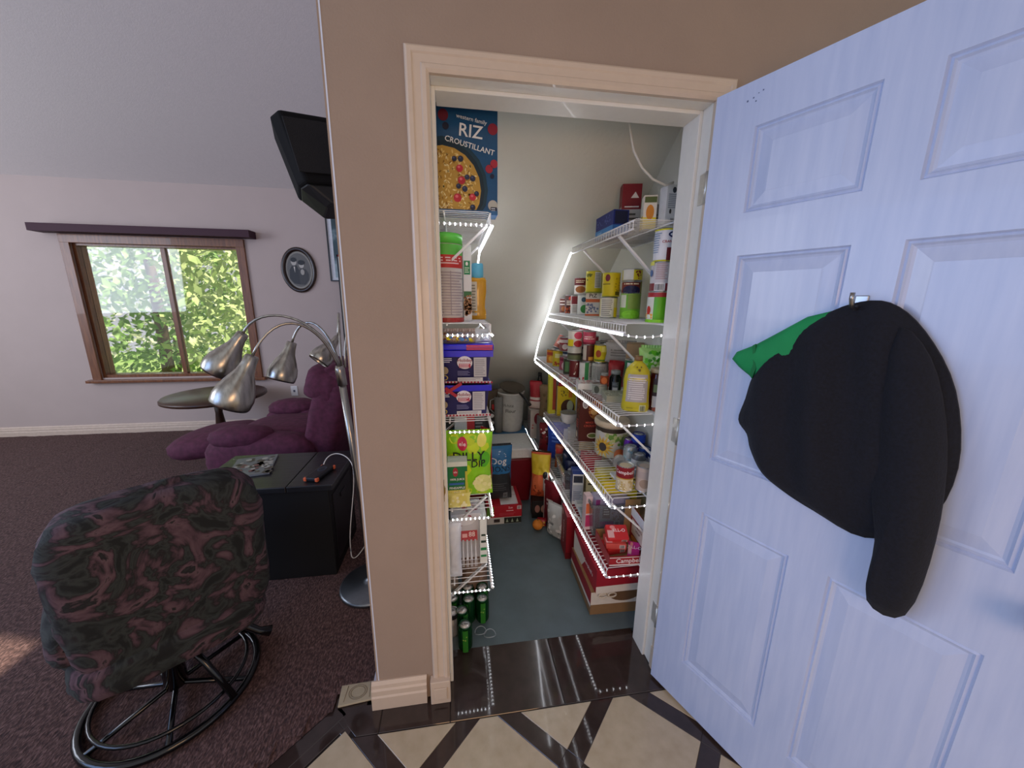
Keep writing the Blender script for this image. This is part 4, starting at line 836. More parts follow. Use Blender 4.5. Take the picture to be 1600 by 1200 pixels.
m_ = MB(); m_.add([(-.295, -.18, .356), (.295, -.18, .356), (.295, .18, .356), (-.295, .18, .356), (-.285, -.165, .425), (.285, -.165, .425), (.285, .165, .425), (-.285, .165, .425)], [(0,3,2,1),(4,5,6,7),(0,1,5,4),(1,2,6,5),(2,3,7,6),(3,0,4,7)]); m_.build('lid', mat('#cfd1cf', .4), cl, bevel=.012, seg=3)
MB().tube([(-.30, -.1, .27), (-.31, -.1, .30), (-.31, .1, .30), (-.30, .1, .27)], .008, 8).build('carry_handle', mat('#cfd1cf', .4), cl)
carton('long blue carton lying behind the cooler', .25, 1.74, 0.001, .6, .16, .42, '#3a6f9a', front=[('l', -.9, .9, .5, .9, 4, '#d8e0e8')], top=[('l', -.9, .0, .2, .8, 3, '#e0e6ea'), ('e', -.5, .5, .1, .2, '#b03040')], group=FE)
pot = thing('bucket', 'tall white plastic bucket with handwriting behind the cooler', 'bucket', (.425, 1.755, .422), facing(.425, 1.755))
MB().lathe([(.088, 0), (.092, .004), (.097, .07), (.100, .075), (.108, .31), (.113, .312), (.113, .325), (.106, .325), (.098, .30), (.088, .02), (.0001, .015)], 30).build('bucket_body', mat('#c6cac8', .4), pot)
decals(pot, cyl_f(.1045), [('t', 'White', -.2, .75, .035, '#6a6f72'), ('t', 'Flour', 0, .6, .04, '#5a5f62')], .1, .3)
MB().tube([(-.113, 0, .31), (-.13, -.02, .24), (-.11, -.06, .17)], .004, 6).build('wire_handle', STEEL, pot)
pn = thing('frying_pan', 'grey frying pan with black handle resting tilted on the bucket', 'pan', (.43, 1.725, .768), 0, None, rot=(math.radians(13), math.radians(8), facing(.425, 1.75)))
MB().lathe([(.0001, -.004), (.078, -.004), (.100, .02), (.104, .022), (.100, .024), (.076, .0), (.0001, .001)], 30).build('pan_bowl', mat('#544d42', .45, .2), pn)
MB().tube([(.06, -.09, .02), (.10, -.14, .01), (.15, -.205, -.01)], [.008, .010, .012], 8).build('handle', mat('#15161a', .45), pn)
carton('black carton with white ovals on the blue carton beside the bucket', .245, 1.735, .422, .09, .08, .17, '#17171b', front=[('e', .4, .8, .4, .1, '#c8ccd0'), ('e', .4, .45, .4, .1, '#c8ccd0')], right=[('e', 0, .6, .4, .1, '#c8ccd0')], group=FE)
bag('dark brown cloth pouch on the black carton', .245, 1.735, .593, .14, .17, .08, '#4f4438', [('r', .3, .8, .05, .35, '#c03030')], group=FE, rough=.8)
mg = thing('measuring_jug', 'clear grey measuring jug between the pouch and the bucket', 'jug', (.318, 1.69, .422), facing(.3, 1.69)); 
MB().lathe([(.03, 0), (.033, .003), (.038, .30), (.036, .30), (.031, .006), (.0001, .005)], 24).build('jug_body', mat('#a9adab', .1, trans=.6), mg)
MB().tube([(-.036, -.01, .28), (-.065, -.02, .27), (-.07, -.02, .2), (-.034, -.01, .16)], .005, 8).build('handle', mat('#a9adab', .15, trans=.4), mg)
# dog food and red boxes mid floor
carton('red fruit carton on the pantry floor under the dog treats bag', .287, 1.19, .0505, .235, .27, .085, '#b81c2c', front=[('r', -1, -.6, .1, .95, '#5a8a2c'), ('t', 'Sun', .35, .8, .02, '#f0d8d8'), ('l', .1, .62, .5, .62, 1, '#f0d8d8'), ('l', -.3, .8, .15, .4, 3, '#c84a58'), ('r', .72, .95, .65, .95, '#f0e0e0'), ('b', .75, .92, .68, .92)], top=[('r', -.2, .95, .05, .95, '#d8d8d8'), ('r', .8, 1, 0, 1, '#a81826')], right=[('r', -1, 1, 0, 1, '#8a1420')], rz=0.0, group='cartons on the middle of the pantry floor')
carton('flat white and black carton under the red fruit carton', .285, 1.19, 0.001, .23, .27, .049, '#d4d2cc', front=[('r', 0, 1, .05, .95, '#20241f'), ('r', -.6, -.25, .3, .8, '#3c302c'), ('p', [(.1, .25), (.25, .25), (.175, .8)], '#a8b8a0'), ('p', [(.4, .25), (.55, .25), (.475, .8)], '#a8b8a0'), ('p', [(.7, .25), (.85, .25), (.775, .8)], '#a8b8a0')], group='cartons on the middle of the pantry floor')
dg = bag('upright blue and charcoal bag of dog treats', .262, 1.15, .137, .165, .39, .09, '#33373b', [('r', -1, 1, .52, 1, '#2b74ac'), ('p', [(-1, .58), (-1, .46), (1, .38), (1, .58)], '#2b74ac'), ('t', 'Dog', -.15, .75, .062, '#e8eef2'), ('t', 'IONS', .1, .61, .055, '#16304a'), ('l', -.7, .6, .2, .36, 4, '#54585c'), ('r', .25, .6, .05, .16, '#8a8e90'), ('b', .3, .55, .07, .14), ('s', -.2, .9, .82, .93, 6, .005, '#b8d4e8')], rz=.05, seed=3)

# ------------------------------------------------------------------ LEFT SIDE GOODS
LG = 'goods on the left pantry shelves'
cz = thing('cereal_box', 'large blue puffed rice cereal box on the top left shelf', 'box', (.0375, .235, SZ[0]), 0)
CB_W, CB_H = .215, .345
MB().box(-CB_W/2, CB_W/2, -.035, .035, 0, CB_H).build('carton_body', mat('#1c527f', .35), cz, bevel=.0012, seg=1)
fF = lambda u, v, o: (max(-CB_W/2, min(CB_W/2, u)), -.035-o, max(0, min(CB_H, v)))
# front coordinates measured from the lower right corner of the face
def fr(dx, z): return (CB_W/2-dx, z)
decal(cz, fF, ('e', fr(.177, 0)[0], .075, .145, .152, '#133a4c'), 1, 1, 1)
decal(cz, fF, ('e', fr(.177, 0)[0], .075, .134, .14, '#0e2b3a'), 2, 1, 1)
decal(cz, fF, ('e', fr(.177, 0)[0], .072, .122, .128, '#c39a42'), 3, 1, 1)
random.seed(21)
cx_, cz_ = fr(.177, 0)[0], .072
for kk, (n_, r_, c_) in enumerate(((170, .0042, '#e6c878'), (130, .0035, '#f2e2a8'), (90, .0035, '#8f6620'))):
    vs, fs = [], []
    for i in range(n_):
        a = random.uniform(0, 2*PI); q = math.sqrt(random.random())*.116; px_, pz_ = cx_+q*math.cos(a), cz_+q*math.sin(a)
        if px_ < -CB_W/2+.004 or pz_ < .003: continue
        b = len(vs); th = random.uniform(0, PI)
        vs += [(px_+r_*1.5*math.cos(th)*math.cos(t_*PI/3)-r_*.6*math.sin(th)*math.sin(t_*PI/3), pz_+r_*1.5*math.sin(th)*math.cos(t_*PI/3)+r_*.6*math.cos(th)*math.sin(t_*PI/3)) for t_ in range(6)]
        fs.append(tuple(range(b, b+6)))
    me = bpy.data.meshes.new('cereal_picture'); me.from_pydata([fF(u, v, .0024+.0003*kk) for u, v in vs], [], fs); me.materials.append(mat(c_, .5)); link_mesh('cereal_picture', me, cz)
for (dx, z_, r_, c_) in ((.124, .135, .011, '#c4283a'), (.118, .100, .012, '#b82234'), (.132, .047, .013, '#c0283a'), (.083, .051, .011, '#cc2c3c'), (.082, .107, .009, '#252c48'), (.12, .163, .009, '#262c44'), (.14, .162, .008, '#262c44'),
                         (.108, .075, .009, '#2c3450'), (.128, .082, .008, '#252c48'), (.10, .11, .008, '#2c3450'), (.07, .062, .008, '#252c48'), (.083, .02, .009, '#20263c')):
    u_, v_ = fr(dx, z_); decal(cz, fF, ('e', u_, v_, r_, r_, c_), 10, 1, 1); decal(cz, fF, ('e', u_-r_*.2, v_+r_*.3, r_*.4, r_*.35, '#e8707c' if c_[1] in 'bc' else '#4a5478'), 12, 1, 1)
for (dx, z_, r_, c_) in ((.028, .139, .012, '#a8243a'), (.012, .155, .012, '#b02a3e'), (.018, .118, .007, '#141c3c'), (.005, .255, .016, '#8f2238'), (.172, .285, .016, '#6e1c30'), (.165, .255, .010, '#1a1e38'), (.012, .029, .016, '#b4b4ac')):
    u_, v_ = fr(dx, z_); u_ = min(u_, CB_W/2-r_); decal(cz, fF, ('e', u_, v_, r_, r_*1.05, c_), 4, 1, 1)
decal(cz, fF, ('r', -1, 1, 0, .035, '#2c5f8c'), 9, CB_W/2, CB_H)
decal(cz, fF, ('t', 'western family', fr(.083, 0)[0], .278, .0165, '#dfe6ec', -.16), 5, 1, 1)
decal(cz, fF, ('t', 'RIZ', fr(.087, 0)[0], .243, .052, '#f0f2f4', -.09), 5, 1, 1)
decal(cz, fF, ('t', 'CROUSTILLANT', fr(.090, 0)[0], .203, .0225, '#f0f2f4', -.22), 5, 1, 1)
decal(cz, fF, ('r', .78, .97, .0, .07, '#20283c'), 6, CB_W/2, CB_H); decal(cz, fF, ('l', .8, .95, .01, .065, 3, '#c8d0dc'), 7, CB_W/2, CB_H)
MB().box(-CB_W/2+.002, CB_W/2-.002, -.0006, .0006, CB_H-.0004, CB_H+.0009).build('flap_seam', mat('#0f3556', .6), cz)

tc_ = thing('oat_canister', 'tall round canister with green lid and red band on the left shelf', 'canister', (-.032, .245, SZ[1]), 0.25, LG)
MB().lathe([(.055, 0), (.056, .003), (.056, .262)], 30).build('canister_body', mat('#d6cfca', .5), tc_)
MB().lathe([(.056, .262), (.0585, .262), (.0585, .292), (.055, .296), (.0001, .294)], 30).build('lid', mat('#58c040', .35), tc_)
decals(tc_, cyl_f(.0562), [('r', -1.5, 1.5, .70, .86, '#c02c28'), ('r', -1.5, 1.5, .86, .99, '#5cb844'), ('l', -1, 1, .74, .84, 3, '#f0d0d0'), ('l', -.9, 1.1, .08, .66, 16, '#a89ca0'), ('r', .0, .04, .1, .66, '#9a8f92'), ('r', -1.5, 1.5, 0, .06, '#a02c28')], .056, .262)
carton('slim white carton with green print and brown cereal picture', .043, .36, SZ[1], .03, .16, .27, '#dfe3e6', front=[('r', -.8, .7, .62, .80, '#1f8a5c'), ('e', -.1, .76, .3, .025, '#e8f0e8'), ('l', -.6, .5, .64, .72, 3, '#c8e8d0'), ('r', -.9, .95, .33, .40, '#1c6a3c'), ('s', -.8, .8, .08, .34, 40, .006, '#7a4a2a'), ('s', -.8, .8, .08, .34, 24, .005, '#a87850')], rz=0, group=LG)
bp_ = [(.027, 0), (.030, .005), (.030, .03), (.026, .05), (.027, .075), (.031, .11), (.031, .155), (.026, .165)]
bottle('amber syrup bottle with a light blue cap on the left shelf', .088, .42, SZ[1], bp_, '#d09a2c', '#5fb4d4', [('r', -1, -.1, .1, .9, '#cfc8b4'), lines('#8a8474', -.9, -.2, .15, .85, 10)], LG, caph=.055, capr=.024, sx=1.15, sy=.85, rz=0)
bag('folded white plastic bag behind the amber bottle', .04, .53, SZ[1], .12, .16, .05, '#c8cfcc', [], group=LG)
bag('clear bag of dry goods under the top left shelf', .0, .62, SZ[1], .14, .2, .06, '#b8c4b4', [('s', -.7, .7, .2, .8, 20, .008, '#8fa880')], group=LG)
# biscuit tubs
def cookietub(label, x, y, z, rz, lid, seed):
    t = thing('biscuit_tub', label, 'tub', (x, y, z), rz, 'blue biscuit tubs on the left shelf')
    w, d, h = .19, .13, .12; NV = mat('#1c1a5c', .35); BL = mat('#1414d0', .3)
    m_ = MB(); a, b = .012, 0
    def rg(i, zz): return [(-w/2+i, -d/2+i, zz), (w/2-i, -d/2+i, zz), (w/2-i, d/2-i, zz), (-w/2+i, d/2-i, zz)]
    sq = [rg(.014, 0), rg(.002, h), rg(.006, h), rg(.018, .004)]; vs = sum(sq, []); fs = [(3, 2, 1, 0)]
    for k in range(3):
        for q in range(4): fs.append((4*k+q, 4*k+(q+1) % 4, 4*k+4+(q+1) % 4, 4*k+4+q))
    fs.append((12, 13, 14, 15)); m_.add(vs, fs); m_.build('tub_body', NV, t, bevel=.004)
    ff = lambda u, v, o: (u, -d/2+.014-.012*v/h-o-.0004, v)
    decals(t, ff, [('r', -1, 1, 0, .06, '#e8e0e4')]+[('r', -.98+.13*i, -.915+.13*i, 0, .06, '#a81c3c') for i in range(16)] +
           [('e', -.02, .66, .29, .2, '#e8e6f0'), ('t', 'Holiday', -.02, .73, .017, '#8a1c3c'), ('r', -.24, .2, .5, .63, '#b83a54'), ('l', -.22, .18, .5, .63, 3, '#f0e0e8'),
            ('r', .32, .8, .22, .82, '#c6c6cc'), ('l', .36, .76, .26, .78, 9, '#9c9ca8'), ('r', -.3, .66, .08, .2, '#d4d4d8'), ('l', -.26, .6, .1, .18, 2, '#9c9ca8'),
            ('l', -.3, .2, .26, .42, 4, '#7a7aa8'), ('l', -.95, -.5, .66, .82, 3, '#e0e0f0'), ('e', -.78, .42, .14, .12, '#a89878'), ('e', -.78, .2, .12, .08, '#c0a850'), ('e', -.78, .2, .08, .055, '#1c1a5c')], w/2, h)
    r_ = MB(); vs = []
    for i, zz in ((0, h-.02), (-.006, h-.02), (-.006, h+.002), (.002, h+.002)): vs += rg(i, zz)
    fs = [(4*k+q, 4*k+(q+1) % 4, 4*((k+1) % 4)+(q+1) % 4, 4*((k+1) % 4)+q) for k in range(4) for q in range(4)]
    r_.add(vs, fs); r_.build('rim', BL, t)
    if lid:
        l_ = MB(); l_.box(-w/2-.008, w/2+.008, -d/2-.008, d/2+.008, h+.003, h+.026); lo = l_.build('lid', BL, t, bevel=.005)
        decals(lo, lambda u, v, o: (u, -d/2-.008-o, v+h+.003), [('r', .05, 1, .08, .5, '#a8285a'), ('r', .05, 1, .55, .9, '#b83a64')], w/2+.004, .023)
    return t
cookietub('open blue biscuit tub at the bottom of the stack', .022, .265, SZ[2], 0.0, False, 1)
cookietub('lidded blue biscuit tub stacked on the open one',   .032, .265, SZ[2]+.127, -.06, True, 2)
t = thing('ribbon', 'folded red ribbon straps poking out of the open biscuit tub', 'ribbon', (-.03, .19, SZ[2]+.08), 0)
m_ = MB()
m_.extr([(-.02, .02), (.04, .056), (.045, .046), (-.01, .012)], -.004, 0, lambda p, q, r: (p, r, q)); m_.extr([(-.02, .03), (.02, .0), (.028, .006), (-.012, .04)], -.0055, -.001, lambda p, q, r: (p, r, q)); m_.build('ribbon_strap', mat('#b0263a', .6), t)
bag('crumpled snack bags of mixed colours lying on the biscuit tub lid', .0, .235, SZ[2]+.276, .14, .038, .08, '#a89a94', [('s', -.8, .8, .1, .9, 14, .008, '#7a3a34'), ('s', -.8, .8, .1, .9, 8, .008, '#e0d020'), ('s', -.8, .8, .1, .9, 8, .008, '#4a7ab0')], group=LG)
bag('white plastic bag sagging off the second left shelf', .095, .235, SZ[2]+.276, .06, .038, .06, '#d8dde2', [('s', -.5, .5, .2, .8, 6, .008, '#a8b8c8')], group=LG)
carton('red, white and black snack carton under the third left shelf', .05, .52, SZ[3], .14, .08, .29, '#c03038', front=[('r', -1, -.2, .5, 1, '#d8d8dc'), ('r', .3, 1, .5, 1, '#26262c'), ('l', .35, .95, .6, .95, 6, '#8a8a90')], group=LG)
bag('lime green lemon snack bag with black letters on the fourth left shelf', .035, .265, SZ[3], .185, .268, .06, '#8fd41c', [('s', -.9, .9, .05, .95, 20, .022, '#c8e020'), ('e', .55, .9, .2, .1, '#e8e06a'), ('e', .7, .6, .25, .12, '#58b818'), ('e', -.25, .86, .2, .1, '#c8204a'), ('t', 'ele', -.25, .86, .022, '#f0e0e4'), ('t', 'DILLY', .0, .665, .05, '#14180c'), ('t', 'DIP', .42, .545, .04, '#14180c'), ('e', .6, .22, .4, .15, '#e8e890'), ('s', .2, .95, .1, .35, 14, .008, '#f4f0a8')], group=LG, seed=4)
bag('red and black crisp bag leaning at the right of the lime green bag', .108, .30, SZ[3], .06, .262, .04, '#a81c2c', [('r', -1, 1, 0, .3, '#16161a'), ('r', .1, .8, .1, .45, '#d8d8dc')], rz=-.9, group=LG)
jc = carton('green pineapple juice carton standing in front of the lime bag', -.010, .205, SZ[3]+.0, .075, .06, .185, '#dfe8dc', front=[('r', -1, 1, .0, .9, '#1c7a44'), ('e', -.2, .78, .26, .1, '#b03040'), ('t', 'ele', -.2, .78, .012, '#f0e0e0'), ('t', '100% JUICE', -.05, .62, .0115, '#f4f6f4'), ('r', -.85, .65, .50, .545, '#3a6ab0'), ('t', 'PINEAPPLE', -.05, .43, .0125, '#f4f6f4'), ('t', 'JUICE', -.05, .33, .0125, '#f4f6f4'), ('l', -.8, .6, .1, .26, 4, '#a8d0b4'), ('r', .78, 1, .2, .8, '#c8c040')], group=LG)
ch = bag('small clear bag of yellow crisps below the juice carton', -.006, .172, SZ[3]+.0, .085, .06, .02, '#e4dc7c', [('e', -.4, .5, .35, .4, '#ece48a'), ('e', .35, .5, .4, .42, '#e0d468'), ('s', -.8, .8, .1, .9, 10, .006, '#f4f0c0')], group=LG)
# lowest left shelf
bag('tall white plastic bag on the lowest left shelf', -.032, .195, SZ[4], .06, .245, .05, '#d9dde4', [], group=LG, seed=6)
fk = thing('cutlery_pack', 'red topped pack of white plastic forks on the lowest left shelf', 'cutlery', (.032, .23, SZ[4]), 0, LG, rot=(-.5, 0, 0))
MB().box(-.036, .036, -.003, .003, .11, .155).build('header_card', mat('#b8323e', .5), fk)
decals(fk, lambda u, v, o: (u, -.003-o, v), [('t', '88', .35, .87, .028, '#f0dcdc'), ('r', -.8, -.2, .8, .9, '#e8b0b0')], .036, .155)
for i in range(4):
    fx = -.026+.0175*i
    m_ = MB(); m_.tube([(fx, -.004, .115), (fx, -.006, .07), (fx, -.005, .035)], [.0045, .003, .0055], 6)
    for q in (-1, 0, 1): m_.tube([(fx+q*.004, -.005, .036), (fx+q*.004, -.003, .008)], .0012, 4)
    m_.build('fork', mat('#e6e8ec', .3), fk)
carton('white carton with brown spots above the cutlery pack', .02, .36, SZ[4], .13, .12, .215, '#cfcfd4', front=[('s', -.7, .5, .75, .95, 8, .008, '#9a4a5a'), ('e', -.1, .85, .7, .1, '#e6e6ea')], top=[('s', -.8, .8, .1, .9, 14, .008, '#9a4a5a')], group=LG)
carton('slanted white and green patterned napkin pack at the shelf edge', .092, .33, SZ[4], .03, .18, .20, '#e2e6e0', front=[('r', -.8, .8, .15+.1*0, .2, '#1c8a4c'), ('r', -.8, .8, .3, .36, '#1c8a4c'), ('r', -.7, .7, .47, .52, '#20382c'), ('r', -.6, .6, .62, .66, '#20382c')], right=[('r', -.9, .9, .2, .4, '#1c8a4c')], rot=(-.12, 0, 0), group=LG)
bag('brown sack of potatoes beneath the lowest left shelf', .06, .47, 0.001, .13, .26, .12, '#7a6252', [('s', -.7, .7, .2, .9, 12, .014, '#8f7664')], group=LG, rough=.8)
bag('pale crumpled sack under the lowest left shelf', -.08, .47, 0.001, .12, .25, .08, '#b3a99c', [('s', -.7, .7, .2, .9, 8, .012, '#8a8078')], group=LG, rough=.8)
GC = 'green drink cans on the floor below the left shelves'
gtxt = [('r', -.3, .3, .05, .95, '#2c7a24'), ('s', -.3, .3, .3, .7, 4, .003, '#8fb850')]
cs = [(.006, .185, 'green drink can nearest the doorway'), (-.006, .262, 'green drink can just behind the nearest one'), (.088, .318, 'green drink can at the right edge below the shelf lip'), (.026, .322, 'green drink can left of the edge can'), (-.048, .335, 'green drink can close to the left wall'),
      (.092, .388, 'green drink can in the back row at the right'), (.024, .395, 'green drink can in the middle of the back row')]
g0 = None
for x, y, l in cs:
    if g0 is None:
        g0 = can(l, x, y, .001, .031, .120, '#124a26', gtxt, GC, soda=True, name='drink_can')
    else:
        r = g0.copy(); COL.objects.link(r); r.location = (x, y, .001); r['label'] = l; r.rotation_euler = (0, 0, facing(x, y)+random.uniform(-.8, .8))
        for c in list(g0.children):
            q = c.copy(); COL.objects.link(q); q.parent = r
            for e in c.children: d = e.copy(); COL.objects.link(d); d.parent = q
can('white and black drink can against the left jamb', -.05, .262, .001, .031, .120, '#c9ccd0', [('r', -1.2, 1.2, .82, 1, '#1c1c20')], GC, soda=True, name='drink_can')
m_ = MB()
for cx_, cy_ in ((.075, .245), (.115, .225)):
    m_.tube([(cx_+.026*math.cos(a*PI/8), cy_+.022*math.sin(a*PI/8), .004+.012*abs(math.sin(a*PI/8))) for a in range(17)], .0016, 5, cap=False)
pr = m_.build('plastic_can_ring', mat('#c8d4dc', .2, trans=.5)); tag(pr, 'clear plastic can carrier rings lying on the grey floor', 'can rings')
# ------------------------------------------------------------------ living room: window and garden
WOOD = ramp_mat('stained_fir', [(.3, '#5e3118'), (.7, '#84502c')], scale=10, rough=.4, bump=.05, stretch=(6, 6, .6), coat=.2)
win = struct(MB().box(-3.75, -3.72, BY+.02, BY+.14, .62, 1.99).build('window_1', WOOD))
for bx in ((-2.27, -2.24, BY+.02, BY+.14, .62, 1.99), (-3.72, -2.27, BY+.02, BY+.14, 1.96, 1.99), (-3.72, -2.27, BY+.02, BY+.14, .62, .65)):
    MB().box(*bx).build('window_frame', WOOD, win)
for bx in ((-2.25, -2.17, BY-.02, BY, .6, 2.0), (-3.82, -3.74, BY-.02, BY, .6, 2.0), (-3.82, -2.17, BY-.022, BY, 1.98, 2.06)):
    MB().box(*bx).build('window_casing', WOOD, win, bevel=.003)
MB().box(-3.86, -2.13, BY-.06, BY+.05, .575, .605).build('window_sill', WOOD, win, bevel=.004)
MB().box(-3.0, -2.96, BY+.05, BY+.1, .65, 1.96).build('mullion', WOOD, win)
MB().box(-3.72, -3.0, BY+.07, BY+.076, .65, 1.96).build('pane', mat('#ffffff', .02, trans=1, var=0), win)
MB().box(-2.96, -2.27, BY+.07, BY+.076, .65, 1.96).build('pane', mat('#ffffff', .02, trans=1, var=0), win)
vl = MB().box(-3.95, -2.05, BY-.14, BY, 2.065, 2.135).build('valance', mat('#3c1c2c', .7)); tag(vl, 'dark plum valance box mounted above the living room window', 'valance')
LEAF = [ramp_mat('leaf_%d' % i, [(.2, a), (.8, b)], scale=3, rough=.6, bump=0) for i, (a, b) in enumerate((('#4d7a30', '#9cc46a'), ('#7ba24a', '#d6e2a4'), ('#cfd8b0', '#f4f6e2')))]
def tree(label, x, y, h, r, seed, mi):
    random.seed(seed); t = thing('garden_tree', label, 'tree', (x, y, -1.0))
    tr = MB(); tr.tube([(0, 0, 0), (.05, .02, h*.5), (0, 0, h*.9)], [.12, .09, .04], 8)
    tro = tr.build('trunk', mat('#6a5a48', .9, bump=.3, bscale=20), t)
    m_ = MB()
    for i in range(3200):
        a = random.uniform(0, 2*PI); q = random.random()**.5*r*(1-.35*random.random()); zz = random.uniform(.15, 1.05)*h
        c = Vector((q*math.cos(a), q*math.sin(a)*.8, zz)); s = random.uniform(.05, .12)
        d1 = Vector((random.gauss(0, 1), random.gauss(0, 1), random.gauss(0, 1))).normalized(); d2 = d1.orthogonal().normalized()
        m_.add([c-d1*s, c+d2*s*.45, c+d1*s, c-d2*s*.45], [(0, 1, 2, 3)])
    stuff(m_.build('foliage', LEAF[mi], t))
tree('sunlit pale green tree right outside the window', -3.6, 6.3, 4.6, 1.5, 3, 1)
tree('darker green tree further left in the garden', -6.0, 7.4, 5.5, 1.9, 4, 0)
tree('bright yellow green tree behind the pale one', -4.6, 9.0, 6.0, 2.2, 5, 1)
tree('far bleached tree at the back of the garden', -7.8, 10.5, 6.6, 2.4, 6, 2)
gr = struct(MB().box(-16, 4, BY+.3, 18, -1.15, -1.0).build('floor_lawn', mat('#7f9a55', .9, var=.2, scale=3)))
# portrait
op = thing('oval_portrait', 'oval dark wooden frame with an old portrait of a couple', 'picture', (-1.665, BY, 1.765))
m_ = MB(); rx, rz_ = .175, .235
prof = [(0.0, 0), (0, .018), (.012, .028), (.03, .024), (.042, .012), (.042, 0)]
N = 40; vs = []; fs = []
for k in range(N):
    a = 2*PI*k/N
    for p, q in prof: vs.append(((rx-p)*math.cos(a), -q, (rz_-p)*math.sin(a)))
m = len(prof)
for k in range(N):
    for j in range(m): fs.append((k*m+j, ((k+1) % N)*m+j, ((k+1) % N)*m+(j+1) % m, k*m+(j+1) % m))
m_.add(vs, fs, True); m_.build('oval_frame', mat('#2a1c18', .3, coat=.3), op)
fP = lambda u, v, o: (u, -.006-o, v)
decals(op, fP, [('e', 0, 0, .133, .193, '#8c8880'), ('e', 0, 0, .118, .175, '#5f5d5a'), ('p', [(-.10, -.09), (-.095, .0), (-.07, .04), (-.02, .05), (.0, .0), (.0, -.15), (-.06, -.14)], '#2a2a2c'), ('p', [(0, -.15), (-.005, -.01), (.02, .02), (.07, .01), (.095, -.04), (.09, -.10), (.05, -.15)], '#3a3838'),
                ('e', -.045, .085, .028, .038, '#b0aca6'), ('e', -.045, .105, .03, .024, '#1c1c1e'), ('e', .03, .055, .026, .034, '#b4b0aa'), ('e', .03, .078, .034, .026, '#1c1c1e'), ('p', [(-.05, .035), (-.035, .035), (-.04, -.03)], '#c8c4be'), ('e', .035, -.02, .02, .03, '#a09c96')], 1, 1)
pf = thing('framed_picture', 'black framed blue green picture with a white mat on the far wall', 'picture', (-1.19, BY, 1.915))
for bx in ((-.16, -.148, -.02, 0, -.26, .42), (.148, .16, -.02, 0, -.26, .42), (-.148, .148, -.02, 0, .408, .42), (-.148, .148, -.02, 0, -.26, -.248)): MB().box(*bx).build('frame_bar', mat('#16171b', .3), pf)
MB().box(-.148, .148, -.008, 0, -.248, .408).build('mat_board', mat('#d4d8e0', .6), pf)
MB().box(-.105, .148, -.010, -.008, -.22, .38).build('print', ramp_mat('seascape_print', [(.3, '#16262c'), (.5, '#2c4a54'), (.7, '#a8bcc4')], scale=4, rough=.4, bump=0), pf)
pb2 = thing('leaning_mirror', 'tall dark edged mirror leaning against the far wall', 'mirror', (-1.13, BY-.06, .008), 0)
MB().box(-.12, -.108, -.02, 0, 0.02, 1.92).build('frame_side', mat('#17120f', .35), pb2); MB().box(.30, .312, -.02, 0, 0.02, 1.92).build('frame_side', mat('#17120f', .35), pb2)
MB().box(-.12, .312, -.02, 0, 1.90, 1.92).build('frame_top', mat('#8a3038', .4), pb2); MB().box(-.12, .312, -.02, 0, 0, .02).build('frame_bottom', mat('#17120f', .35), pb2)
MB().box(-.108, .30, -.012, -.004, .02, 1.9).build('mirror_glass', mat('#c8ccd0', .05, 1.0, var=0), pb2)
ol = thing('wall_outlet', 'white wall outlet on the far wall behind the recliner', 'outlet', (-1.863, BY, .43))
MB().box(-.036, .036, -.006, 0, -.058, .058).build('cover_plate', mat('#e4e4e8', .4), ol, bevel=.002); MB().box(-.01, .01, -.008, -.006, -.012, .012).build('socket', mat('#5a5f74', .5), ol)
# speaker
sp = thing('wall_speaker', 'black loudspeaker mounted high beside the corner of the pantry wall', 'speaker', (-.52, .47, 1.93), 0, rot=(math.radians(-8), math.radians(-6), .5))
def spk(z0, w0, x0, z1, w1, x1, dp):
    v = []
    for z, w, x in ((z0, w0, x0), (z1, w1, x1)): v += [(x-w, -.06*dp, z), (x-w*.8, -.11*dp, z), (x+w*.8, -.11*dp, z), (x+w, -.06*dp, z), (x+w*.8, .08*dp, z), (x-w*.8, .08*dp, z)]
    return v, [(5,4,3,2,1,0), (6,7,8,9,10,11)]+[(k, (k+1) % 6, 6+(k+1) % 6, 6+k) for k in range(6)]
m_ = MB(); m_.add(*spk(-.09, .088, .02, .135, .105, 0, 1)); m_.build('speaker_cabinet', mat('#101012', .85, spec=.2), sp, bevel=.012, seg=3)
m_ = MB(); m_.add(*spk(-.155, .045, .06, -.088, .086, .022, .9)); m_.build('tapered_foot', mat('#0e0e10', .55), sp, bevel=.008)
m_ = MB(); m_.add([(-.065, -.113, -.06), (.09, -.113, -.06), (.082, -.113, .11), (-.078, -.113, .11), (-.065, -.119, -.06), (.09, -.119, -.06), (.082, -.119, .11), (-.078, -.119, .11)], [(0,3,2,1),(4,5,6,7),(0,1,5,4),(1,2,6,5),(2,3,7,6),(3,0,4,7)]); m_.build('grille', mat('#17171a', .9, bump=.3, bscale=300), sp, bevel=.002)
MB().extr([(.0, .05), (.05, .07), (.15, .08), (.15, .03)], -.03, .03, lambda p, q, r: (p, q, r)).build('mounting_arm', mat('#101012', .5), sp)

